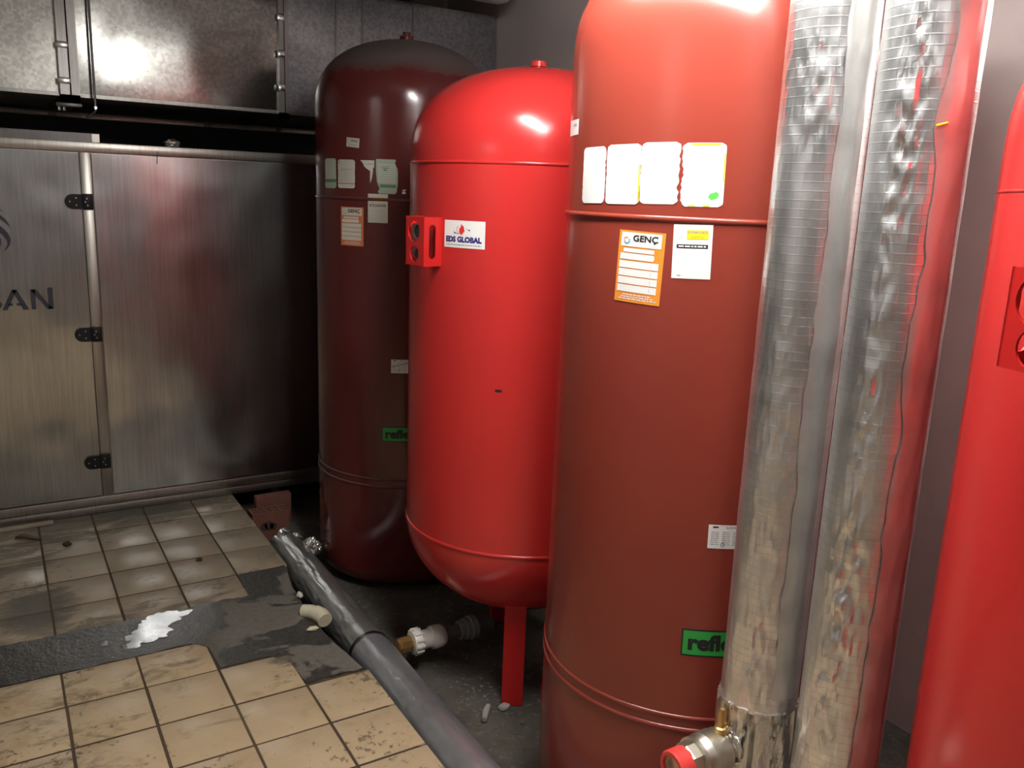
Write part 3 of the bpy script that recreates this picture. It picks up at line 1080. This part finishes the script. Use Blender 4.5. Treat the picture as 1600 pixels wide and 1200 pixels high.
D.done('printed_swirl', door, 'slate blue swirl of crescents')
for z in (1.497, .889, .265):
    hb = MB()
    pts = []
    hh, xl, xr = .033, .302, .373
    for k in range(13):
        a = R(90 + 180 * k / 12)
        pts.append((xl + hh + hh * math.cos(a), hh * math.sin(a)))
    pts += [(xr, -hh), (xr, hh)]
    hb.prism(pts, lambda u, v, d: (u, FY - d, z + v), -.004, .008)
    hb.box((.3755, FY - .009, z - hh - .003), (.4175, FY + .002, z + hh + .003), .004)
    hb.lathe([(.006, -.030), (.006, .030)], 10, (.3745, FY - .006, z))
    h = obj('hinge', hb, 'black', cab, 40)
    for x, dz in ((.322, 0), (.348, .016), (.348, -.016), (.392, .014), (.385, -.001), (.394, -.016)):
        obj('screw', MB().lathe([(0, -.002), (.0032, -.0015), (.0032, .0015)], 10, (x, FY - .0095, z + dz), 'Y'), 'screw', h)
for x in (1.22, 2.05):
    obj('foot', MB().box((x - .02, FY + .01, LOW - .012), (x + .02, FY + .05, 0)), 'dark_steel', cab)
for x in (1.22, 2.05):
    obj('foot', MB().box((x - .02, 5.35, LOW - .012), (x + .02, 5.39, .05)), 'dark_steel', cab)

# things lying on top of the cabinet
t = thing('cable_tray', 'dark metal channel lying on top of the cabinet at left', 'tray', (-.1, 4.48, 1.76))
tb = MB()
tb.box((-1.0, 4.42, 1.760), (.465, 4.56, 1.764))
tb.box((-1.0, 4.42, 1.764), (.465, 4.424, 1.800))
tb.box((-1.0, 4.556, 1.764), (.465, 4.56, 1.800))
obj('channel', tb, 'dark_steel', t)
obj('end_lip', MB().box((.435, 4.4185, 1.762), (.466, 4.4225, 1.7985)), 'steel_frame', t)
def crumple(c, s, seed, sub=3, amp=.5):
    bm = bmesh.new()
    bmesh.ops.create_icosphere(bm, subdivisions=sub, radius=1)
    for v in bm.verts:
        k = 1 + amp * noise.noise(v.co * 1.7 + Vector((seed, 0, 0))) + amp * .6 * noise.noise(v.co * 4 + Vector((0, seed, 0)))
        v.co = Vector((v.co.x * s[0], v.co.y * s[1], v.co.z * s[2])) * k + Vector(c)
    mb = MB()
    mb.bm(bm)
    return mb
cr = crumple((.775, 4.40, 1.777), (.034, .020, .018), 3.3)
o = obj('foil_scrap', cr, 'foil_crumple', None, 20, (.775, 4.40, 1.76))
tag(o, 'crumpled scrap of foil lying on the cabinet top edge', 'foil')

# ------------------------------------------------------------------ ducts
DY, DZ0, DZ1, DYB = 4.45, 1.962, 2.58, 5.30
def duct(x0, x1, label, m, ends, cleats, dy=0, seam=None, lean=0):
    t = thing('air_duct', label, 'duct', ((x0 + x1) / 2, (DY + DYB) / 2, DZ0))
    mb = MB()
    # front face with slight cross-break relief, plus the other sides
    n, k = 30, 16
    vs = []
    for j in range(k + 1):
        for i in range(n + 1):
            u, v = i / n, j / k
            x, z = x0 + (x1 - x0) * u, DZ0 + (DZ1 - DZ0) * v
            e = min(1, 8 * min(u, 1 - u, v, 1 - v))
            vs.append((x, DY + dy - lean * (z - DZ0) + e * (.004 * noise.noise((x * 1.8, z * 1.8, 9)) + .003 * noise.noise((x * 5, z * 5, 2))), z))
    mb.add(vs, [(j * (n + 1) + i, j * (n + 1) + i + 1, (j + 1) * (n + 1) + i + 1, (j + 1) * (n + 1) + i) for j in range(k) for i in range(n)])
    a, b, c, e = DY + dy, DYB, DZ0, DZ1
    mb.add([(x0, a, c), (x1, a, c), (x1, b, c), (x0, b, c), (x0, a, e), (x1, a, e), (x1, b, e), (x0, b, e)],
           [(0, 3, 2, 1), (4, 5, 6, 7), (2, 3, 7, 6), (0, 4, 7, 3), (1, 2, 6, 5)])
    obj('sheet_body', mb, m, t, 40)
    obj('bottom_lip', MB().box((x0, a - .006, c - .006), (x1, a + .006, c + .010)), 'galv_dark', t)
    for x, w in ends:
        f = MB()
        f.box((x, a - .032, c - .032), (x + w, a - .0005, e + .03))
        f.box((x, a - .032, c - .032), (x + w, b + .03, c - .0005))
        f.box((x, a - .032, e + .0005), (x + w, b + .03, e + .032))
        fl = obj('flange', f, 'galv_dark', t, 30)
        if cleats:
            for z in cleats:
                obj('clip', MB().box((x - .008, a - .040, z - .013), (x + w + .004, a - .026, z + .013), .003), 'clip', fl)
    for x in (x0 + .25, x1 - .18):
        obj('hanger_strap', MB().box((x, a + .3, e - .002), (x + .03, a + .303, ZC)), 'galv_dark', t)
    if seam:
        for x in seam:
            obj('standing_seam', MB().box((x, a - .016, c), (x + .010, a, e)), 'galv_dark', t)
    return t
dA = duct(-1.6, .330, 'galvanised duct section, lit tone painted in, at the upper left corner above the cabinet', 'galv_lit', ((.322, .038),), (2.02, 2.17, 2.42), seam=None)
dB = duct(.400, 1.318, 'galvanised duct section with a bright lit left end, beside the hanging rod', 'galv', ((.366, .034), (1.300, .024)), None, lean=.034)
dc = duct(1.3465, 2.545, 'dark galvanised duct section behind the dusty tank', 'galv_dull', ((1.3285, .018),), None, seam=(1.60, 1.74, 2.02))
# clips on the right flange of the middle duct: a shared drive cleat
ch = [o for o in COL.objects if o.name.startswith('flange') and o.parent and 'bright lit' in o.parent['label']]
for z in (2.08, 2.24, 2.41):
    obj('clip', MB().box((1.292, DY - .044, z - .016), (1.3262, DY - .028, z + .016), .003), 'clip', ch[-1])
cbk = obj('corner_bracket', MB().box((.300, 4.425, DZ0 - .052), (.405, 4.50, DZ0 - .034), .003).box((.345, 4.44, DZ0 - .036), (.361, 4.46, DZ0 - .03)), 'dark_steel', dA)
for x in (.315, .335):
    obj('bolt', MB().lathe([(.008, -.016), (.008, 0), (.005, 0), (.005, .008)], 8, (x, 4.45, DZ0 - .052)), 'screw', cbk)
rod = MB().tube([(.456, 4.395, ZC), (.456, 4.395, 1.905), (.452, 4.392, 1.892), (.440, 4.385, 1.885), (.430, 4.38, 1.874), (.42, 4.375, 1.868)], .0055, 10)
t = thing('hanger_rod', 'thin steel hanger rod with bent lower end in front of the ducts', 'rod', (.456, 4.395, ZC))
obj('rod', rod, 'galv_dark', t, 40)
obj('nut', MB().lathe([(.010, 1.905), (.010, 1.918)], 6, (.456, 4.395, 0)), 'screw', t)
t = thing('support_rail', 'steel support rail running under the back of the ducts', 'rail', (.9, 5.0, DZ0 - .05))
obj('rail', MB().box((-.4, 4.98, DZ0 - .064), (2.3, 5.02, DZ0 - .037), .003), 'galv_dark', t)
for x in (.3, 1.05, 1.44):
    obj('rail_clamp', MB().box((x, 4.972, DZ0 - .066), (x + .035, 5.028, DZ0 - .030), .003), 'dark_steel', t)
# wrapped round duct near the ceiling corner
t = thing('insulated_duct', 'grey wrapped round duct under the ceiling above the back tank', 'duct', (1.9, 3.95, 2.66))
pr = [(0, 1.3), (.13, 1.3)] + [(.13, 1.4), (.13, 2.28)] + [(.13 * math.cos(R(a)), 2.28 + .09 * math.sin(R(a))) for a in (20, 40, 60, 75)] + [(0, 2.37)]
obj('wrap', MB().lathe(pr, 40, (0, 3.95, 2.66), 'X'), 'insul', t)
obj('strap', MB().lathe([(.131, 1.6), (.134, 1.6), (.134, 1.63), (.131, 1.63)], 40, (0, 3.95, 2.66), 'X'), 'galv_dark', t)
obj('hanger', MB().tube([(1.615, 3.95, 2.79), (1.615, 3.95, ZC)], .006, 8), 'galv_dark', t)

# ------------------------------------------------------------------ foil wrapped pipes
def jacket(p0, p1, r, seed, amp, n_len, seg=96, creases=(), crz=.5):
    """wrinkled sleeve from p0 to p1"""
    p0, p1 = Vector(p0), Vector(p1)
    ax = (p1 - p0); ln = ax.length; ax.normalize()
    u = ax.orthogonal().normalized()
    if abs(ax.z) > .9: u = Vector((1, 0, 0))
    w = ax.cross(u)
    mb = MB(); vs, fs = [], []
    for i in range(n_len + 1):
        s = ln * i / n_len
        for k in range(seg):
            a = 2 * PI * k / seg
            q = Vector((math.cos(a) * r * 9, math.sin(a) * r * 9, s * 4.5))
            dr = amp * (.6 * noise.noise(q * .9 + Vector((seed, 0, 0))) + .5 * noise.noise(q * 2.3 + Vector((0, seed, 0))))
            f = noise.noise(Vector((math.cos(a) * 2.2, math.sin(a) * 2.2, s * 2.0 + seed)) * 1.6)
            dr -= amp * crz * max(0, 1 - abs(f) * 9)                       # sharp creases
            for (s0, a0, ds, da, am) in creases:
                dd = ((s - s0) / ds) ** 2
                da_ = (a - a0 + PI) % (2 * PI) - PI
                dd2 = (da_ / da) ** 2
                if dd + dd2 < 6:
                    dr += am * math.exp(-dd - dd2) * noise.noise(Vector((a * 6 + s * 24, s * 14 - a * 9, seed))) * 2
            vs.append(p0 + ax * s + (u * math.cos(a) + w * math.sin(a)) * (r + dr))
    for i in range(n_len):
        for k in range(seg):
            k2 = (k + 1) % seg
            fs.append((i * seg + k, i * seg + k2, (i + 1) * seg + k2, (i + 1) * seg + k))
    fs.append(tuple(reversed(range(seg)))); fs.append(tuple(range(n_len * seg, (n_len + 1) * seg)))
    mb.add(vs, fs)
    return mb

def lap(cx, cy, r, a0, a1, z0, z1, seed, rag, n=160):
    """overlapping tape strip with a ragged edge"""
    mb = MB(); vs, fs = [], []
    m_ = 10
    for i in range(n + 1):
        z = z0 + (z1 - z0) * i / n
        b0 = a0 + rag * (noise.noise((z * 7, seed, 0)) + .5 * noise.noise((z * 26, seed, 1)))
        for k in range(m_ + 1):
            a = b0 + (a1 - b0) * k / m_
            rr = r + .0022 * noise.noise((a * 6, z * 12, seed))
            vs.append((cx + rr * math.cos(a), cy + rr * math.sin(a), z))
    fs = [(i * (m_ + 1) + k, i * (m_ + 1) + k + 1, (i + 1) * (m_ + 1) + k + 1, (i + 1) * (m_ + 1) + k) for i in range(n) for k in range(m_)]
    mb.add(vs, fs)
    return mb
def face_ang(cx, cy):
    return math.atan2(-cy, -cx)

PA = (1.349, 1.115, .081)
PB = (1.375, .930, .081)
t = thing('insulated_pipe', 'left of two upright foil-wrapped pipes, with a valve at its foot', 'pipe', (PA[0], PA[1], LOW))
fa = face_ang(PA[0], PA[1])
left_pipe = t
obj('foil_jacket', jacket((PA[0], PA[1], .56), (PA[0], PA[1], ZC), PA[2], 1.7, .0014, 260,
    creases=((.65, fa, .25, 1.4, .002), (1.25, fa - .3, .12, .8, .004), (.12, fa, .12, .8, .004), (.30, fa - .2, .2, .5, .002))), 'foil', t, 60)
obj('tape_lap', lap(PA[0], PA[1], PA[2] + .0036, fa + .30, fa + .95, .60, ZC - .01, 2.2, .10), 'foil_tape', t, 60)
obj('crumpled_foot', jacket((PA[0], PA[1], LOW - .01), (PA[0], PA[1], .565), PA[2] + .004, 4.1, .0095, 200, crz=1.6), 'foil_crumple', t, 40)
t = thing('insulated_pipe', 'right of two upright foil-wrapped pipes, heavily creased, nearer to the red tank at right', 'pipe', (PB[0], PB[1], LOW))
fa = face_ang(PB[0], PB[1])
obj('foil_jacket', jacket((PB[0], PB[1], LOW - .01), (PB[0], PB[1], ZC), PB[2], 9.2, .0012, 340,
    creases=((1.88, fa - .32, .20, .36, .0055), (1.45, fa - .35, .2, .3, .004), (1.02, fa - .3, .2, .4, .007), (2.2, fa - .3, .3, .3, .003), (.6, fa - .5, .3, .5, .004)), crz=.4), 'foil', t, 60)
obj('tape_lap', lap(PB[0], PB[1], PB[2] + .0042, fa + .34, fa + 1.0, LOW + .02, ZC - .01, 6.6, .14), 'foil_tape', t, 60)
yb = MB().tube([(PB[0] + (PB[2] + .004) * math.cos(fa + .26), PB[1] + (PB[2] + .004) * math.sin(fa + .26), 1.735), (PB[0] + (PB[2] + .005) * math.cos(fa + .46), PB[1] + (PB[2] + .005) * math.sin(fa + .46), 1.74)], .002, 8)
obj('string_end', yb, 'p_yellow', t)['label'] = 'yellow string end'

# valve at the foot of the left pipe: axis along -X
VZ, VY = .450, 1.128
pipe_left = left_pipe
t = thing('ball_valve', 'nickel valve with red cap at the foot of the left foil pipe', 'valve', (1.262, VY, VZ))
c = (-.021, VY, VZ)
prof = [(.030, 1.284), (.043, 1.284), (.046, 1.280), (.046, 1.272), (.048, 1.262), (.048, 1.232), (.044, 1.226), (.040, 1.216), (.046, 1.212), (.046, 1.204), (.030, 1.203)]
vb = obj('valve_body', MB().lathe([(r_, x) for r_, x in reversed(prof)], 40, c, 'X'), 'nickel', t, 30)
obj('hex_collar', MB().lathe([(.0, 1.178), (.038, 1.178), (.040, 1.182), (.040, 1.203), (.0, 1.204)], 8, c, 'X'), 'nickel', t, 20)
obj('red_cap', MB().lathe([(.026, 1.150), (.026, 1.143), (.034, 1.143), (.0365, 1.147), (.0365, 1.186), (.034, 1.187)], 40, c, 'X'), 'cap_red', t, 30)['label'] = 'red plastic cap'
obj('bore', MB().lathe([(.0, 1.158), (.027, 1.158), (.027, 1.144), (.0265, 1.144)], 30, c, 'X'), 'nickel', t, 30)
obj('brass_stem', MB().lathe([(.013, VZ + .044), (.013, VZ + .058), (.009, VZ + .060), (.009, VZ + .095), (.006, VZ + .102), (0, VZ + .103)], 16, (1.252, VY - .004, 0)), 'brass', t, 30)['label'] = 'brass stem'
vd = Decal(lambda u, v, l: (1.226 + v, VY - (.048 + l) * math.cos(u / .048 + .2), VZ + (.048 + l) * math.sin(u / .048 + .2)))
vd.text('2" PN20', -.02, -.005, .024, .004, 'nickel', 1, .02)
vd.done('cast_lettering', vb)
obj('foil_collar', crumple((1.272, VY - .012, VZ + .035), (.018, .034, .045), 6.1, 4, .5), 'foil_crumple', pipe_left, 20)
obj('foil_collar', crumple((1.278, VY - .020, VZ - .035), (.018, .03, .035), 2.9, 4, .5), 'foil_crumple', pipe_left, 20)

# insulated pipe on the lower floor, along the edge of the tiles
FX, FZ, Fr = 1.0745, -.062, .079
t = thing('insulated_pipe', 'foil-wrapped pipe lying along the edge of the tiled floor', 'pipe', (FX, 2.2, LOW))
obj('foil_jacket', jacket((FX, 2.665, FZ), (FX, 3.73, FZ), Fr, 3.3, .0032, 220, 72, crz=1.3), 'foil_floor', t, 60)
obj('foil_jacket', jacket((FX, .2, FZ), (FX, 2.655, FZ), Fr, 5.8, .0024, 380, 72, crz=.9), 'foil_new', t, 60)['label'] = 'smoother grey foil jacket'
obj('joint_band', MB().lathe([(Fr - .004, 2.648), (Fr + .0025, 2.652), (Fr + .0025, 2.668), (Fr - .004, 2.672)], 48, (FX, 0, FZ), 'Y'), 'dark_steel', t)
obj('foil_end', crumple((FX + .01, 3.715, FZ + .01), (.072, .05, .078), 1.5, 4, .28), 'foil_crumple', t, 20)
obj('foil_tuft', crumple((FX + .085, 3.60, FZ + .03), (.04, .045, .04), 7.7, 4, .55), 'foil_crumple', t, 20)

# branch from that pipe to the middle tank
BY, BZ = 2.60, -.028
t = thing('branch_pipe', 'short branch with brass nipple and white plastic union under the middle tank', 'pipe', (1.3, BY, LOW))
c = (0, BY, BZ)
obj('brass_nipple', MB().lathe([(0, 1.156), (.026, 1.156), (.026, 1.165), (.030, 1.166), (.030, 1.205), (.024, 1.206), (.024, 1.222), (0, 1.222)], 8, c, 'X'), 'brass', t, 25)['label'] = 'brass nipple'
nutp = [(.024, 1.212), (.043, 1.214), (.045, 1.220), (.045, 1.246), (.038, 1.252), (.035, 1.262)]
un = MB().lathe(nutp, 32, c, 'X')
for k in range(12):
    a = 2 * PI * k / 12
    rot = Matrix.Rotation(a, 3, 'X')
    un.box((1.218, BY + .044, BZ - .005), (1.248, BY + .050, BZ + .005), .001, 0, rot, (1.23, BY, BZ))
obj('union_nut', un, 'pvc', t, 30)['label'] = 'white ribbed union nut'
obj('elbow', MB().lathe([(.035, 1.250), (.035, 1.290), (.0425, 1.292), (.0440, 1.312), (.0425, 1.330), (.036, 1.345), (.022, 1.352), (0, 1.354)], 32, c, 'X'), 'pvc', t, 40)['label'] = 'white plastic elbow'
obj('grey_pipe', MB().lathe([(.025, 1.335), (.025, 1.555)], 24, c, 'X'), 'pvc_grey', t, 30)['label'] = 'dark grey pipe'
obj('coupling', MB().lathe([(.026, 1.408), (.036, 1.410), (.036, 1.430), (.041, 1.432), (.041, 1.452), (.046, 1.454), (.046, 1.478), (.026, 1.480)], 32, c, 'X'), 'pvc_grey_light', t, 30)['label'] = 'lighter grey coupling'

# ------------------------------------------------------------------ small things on the floors
ex = MB()
ex.tube([(.915, 2.94, .012), (.935, 2.915, .016), (.952, 2.89, .016)], [.025, .027, .026], 20)
ex.tube([(.948, 2.897, .016), (.962, 2.868, .014), (.966, 2.838, .008)], [.030, .031, .029], 20)
o = obj('pipe_elbow', ex, 'pvc_cream', None, 40, (.94, 2.89, 0))
tag(o, 'cream plastic pipe elbow on the mortar beside the floor pipe', 'elbow')
def chip(name, c, s, seed, m, label, cat, group=None, sub=2, amp=.35):
    o = obj(name, crumple(c, s, seed, sub, amp), m, None, 25, (c[0], c[1], c[2] - s[2]))
    tag(o, label, cat, group)
    return o
chip('plastic_fragment', (.905, 2.80, .009), (.020, .012, .008), 2.2, 'pvc_cream', 'small cream plastic fragment beside the cream pipe elbow', 'fragment')
chip('plaster_fragment', (.945, 3.08, .010), (.012, .022, .010), 4.2, 'pvc', 'white fragment at the broken mortar edge beside the floor pipe', 'fragment')
# hollow clay bricks
def brick(x0, y0, z0, w, dpt, h, label, cells, holes_top, rotz=0):
    t = thing('clay_brick', label, 'brick', (x0 + w / 2, y0 + dpt / 2, z0))
    mb = MB()
    top = z0 + h
    rects = []
    if holes_top:
        nn, kk = cells
        gx, gy = .010, .010
        cwx = (w - gx * (nn + 1)) / nn; cwy = (dpt - gy * (kk + 1)) / kk
        for i in range(nn):
            for j in range(kk):
                ax, ay = x0 + gx + i * (cwx + gx), y0 + gy + j * (cwy + gy)
                rects.append([(ax, ay), (ax + cwx, ay), (ax + cwx, ay + cwy), (ax, ay + cwy)])
        plate_with_holes(lambda u, v, d: (u, v, z0 + h + d), x0, y0, x0 + w, y0 + dpt, rects, h - .02, mb)
        mb.box((x0, y0, z0), (x0 + w, y0 + dpt, z0 + .02))
    else:
        mb.box((x0, y0, z0), (x0 + w, y0 + dpt, z0 + h), .003)
    obj('block', mb, 'clay', t, 30)
    return t
brick(1.085, 4.26, LOW - .006, .185, .05, .158, 'flat clay brick standing behind the hollow brick by the cabinet', (1, 1), False)
t = brick(1.005, 4.03, LOW - .006, .180, .085, .158, 'hollow clay brick with open cells and a dark stain, nearest the floor pipe', (5, 2), True)
sb = MB()
for cx, cz, rr, sd in ((1.060, -.072, .019, 1), (1.085, -.068, .022, 2), (1.108, -.075, .018, 3)):
    p = blobpoly(cx, cz, rr, rr * 1.1, sd, 24)
    sb.add([(cx, 4.0288, cz)] + [(x, 4.0288, z) for x, z in p], [(0, 1 + k, 1 + (k + 1) % 24) for k in range(24)])
obj('stain', sb, 'clay_stain', t)['label'] = 'dark stain'
# stick along the foot of the cabinet, leaf and clods on the tiles
o = obj('wood_stick', MB().box((-.45, 4.300, .0005), (.150, 4.328, .016), .003, 0, Matrix.Rotation(R(2), 3, 'Z')), 'wood', None, 30, (-.15, 4.314, 0))
tag(o, 'thin wooden stick lying along the foot of the cabinet', 'stick')
lf = MB()
vs = []
for i in range(9):
    f = i / 8
    wv = .018 * math.sin(PI * f) ** .8 + .001
    for s in (-1, 0, 1):
        vs.append((-.01 + .10 * f, 4.185 - .05 * f + s * wv, .004 + .012 * (abs(s)) + .008 * math.sin(f * 5)))
lf.add(vs, [(i * 3 + k, i * 3 + k + 1, i * 3 + 4 + k, i * 3 + 3 + k) for i in range(8) for k in range(2)])
o = obj('dead_leaf', lf, 'leaf', None, 60, (.04, 4.16, 0))
tag(o, 'curled dead brown leaf on the tiles near the cabinet', 'leaf')
chip('dirt_clod', (.185, 4.015, .010), (.018, .015, .010), 1.1, 'dirt', 'dark dirt clod on the tile left of the middle, nearest the leaf', 'clod', None, 2, .5)
chip('dirt_clod', (.665, 3.60, .007), (.013, .010, .007), 3.9, 'dirt', 'small dark dirt clod on the tile near the hollow brick', 'clod', None, 2, .5)
# stones around the leg of the middle tank
chip('stone', (1.402, 2.236, LOW + .010), (.022, .016, .012), 8.8, 'stone', 'pale flat stone against the foot of the red tank leg', 'stone')
t = obj('plastic_sleeve', MB().tube([(1.30, 2.20, LOW + .013), (1.325, 2.235, LOW + .014), (1.352, 2.262, LOW + .013)], [.009, .013, .010], 12, True), 'stone', None, 40, (1.325, 2.235, LOW))
tag(t, 'pale tube-shaped scrap lying on the dark floor left of the red leg', 'scrap')
gb = MB()
rnd = random.Random(5)
for k in range(120):
    x = rnd.uniform(1.17, 1.62); y = rnd.uniform(1.75, 2.9)
    if rnd.random() < .45: x = rnd.gauss(1.36, .08); y = rnd.gauss(2.33, .10)
    if x < 1.165: continue
    s = rnd.uniform(.002, .0065)
    bm = bmesh.new()
    bmesh.ops.create_icosphere(bm, subdivisions=1, radius=1)
    for v in bm.verts:
        v.co = Vector((v.co.x * s * 1.4, v.co.y * s * 1.2, v.co.z * s * .7)) * (1 + .4 * noise.noise(v.co * 2 + Vector((k, 0, 0)))) + Vector((x, y, floor_z(x, y) + s * .3))
    gb.bm(bm)
o = obj('gravel', gb, 'grit', None, 30, (1.36, 2.3, LOW))
tag(o, 'loose grit scattered on the dark floor under the middle tank', 'gravel', kind='stuff')

# ------------------------------------------------------------------ lamps
def lamp(x, y, z, ln, power, label, along='X', size=.10, col=(1, .98, .945)):
    t = thing('ceiling_light', label, 'lamp', (x, y, ZC))
    hl, hw = ln / 2, .07
    a, b = ((x - hl, y - hw, z + .03), (x + hl, y + hw, z + .085)) if along == 'X' else ((x - hw, y - hl, z + .03), (x + hw, y + hl, z + .085))
    obj('housing', MB().box(a, b, .01), 'housing', t)
    for s in (-1, 1):
        px, py = (x + s * hl * .7, y) if along == 'X' else (x, y + s * hl * .7)
        obj('hanger', MB().tube([(px, py, z + .08), (px, py, ZC)], .005, 8), 'galv_dark', t)
    for q in (-.035, .035):
        p0, p1 = ((x - hl * .97, y + q, z), (x + hl * .97, y + q, z)) if along == 'X' else ((x + q, y - hl * .97, z), (x + q, y + hl * .97, z))
        tm = bpy.data.materials.get('tube_%d' % power)
        if tm is None:
            tm = mat('tube_%d' % power, (.9, .9, .9), .3, emit=col, estr=power)
            M['tube_%d' % power] = tm
        obj('tube', MB().tube([p0, p1], .015, 10), 'tube_%d' % power, t)
    return t
lamp(.98, 1.24, 2.36, 1.25, 134, 'fluorescent ceiling light above the gap between the tiles and the tanks', 'Y')
lamp(-2.75, 1.0, 2.45, 1.25, 14, 'fluorescent ceiling light at the far left of the room', 'Y')
lamp(-.35, -1.7, 2.60, 1.25, 11, 'fluorescent ceiling light behind the viewer', 'Y')
lamp(2.30, .35, 2.04, 1.25, 24, 'added fill light with tubes near the right wall', 'Y')  # invented lamp, added only to brighten the right wall

w = bpy.data.worlds.new('World')
w.use_nodes = True
w.node_tree.nodes['Background'].inputs[0].default_value = (.05, .055, .06, 1)
w.node_tree.nodes['Background'].inputs[1].default_value = .2
sc.world = w

# ------------------------------------------------------------------ camera
yaw, pitch, roll, fpx = R(31.70), R(12.55), R(2.23), 1324.7
fw = Vector((math.sin(yaw) * math.cos(pitch), math.cos(yaw) * math.cos(pitch), -math.sin(pitch)))
r0 = Vector((math.cos(yaw), -math.sin(yaw), 0))
u0 = r0.cross(fw)
rr = math.cos(roll) * r0 + math.sin(roll) * u0
uu = math.cos(roll) * u0 - math.sin(roll) * r0
cam = bpy.data.cameras.new('camera')
cam.sensor_fit = 'HORIZONTAL'
cam.sensor_width = 36
cam.lens = fpx / 1600 * 36
cam.clip_start = .02
co = bpy.data.objects.new('camera', cam)
COL.objects.link(co)
co.matrix_world = Matrix(((rr.x, uu.x, -fw.x, 0), (rr.y, uu.y, -fw.y, 0), (rr.z, uu.z, -fw.z, H), (0, 0, 0, 1)))
sc.camera = co
vs_ = sc.view_settings
vs_.view_transform = 'Standard'
vs_.look = 'None'
vs_.exposure = 0.43
vs_.gamma = 1
vs_.use_curve_mapping = False
sc.cycles.max_bounces = 8
sc.cycles.sample_clamp_indirect = 6
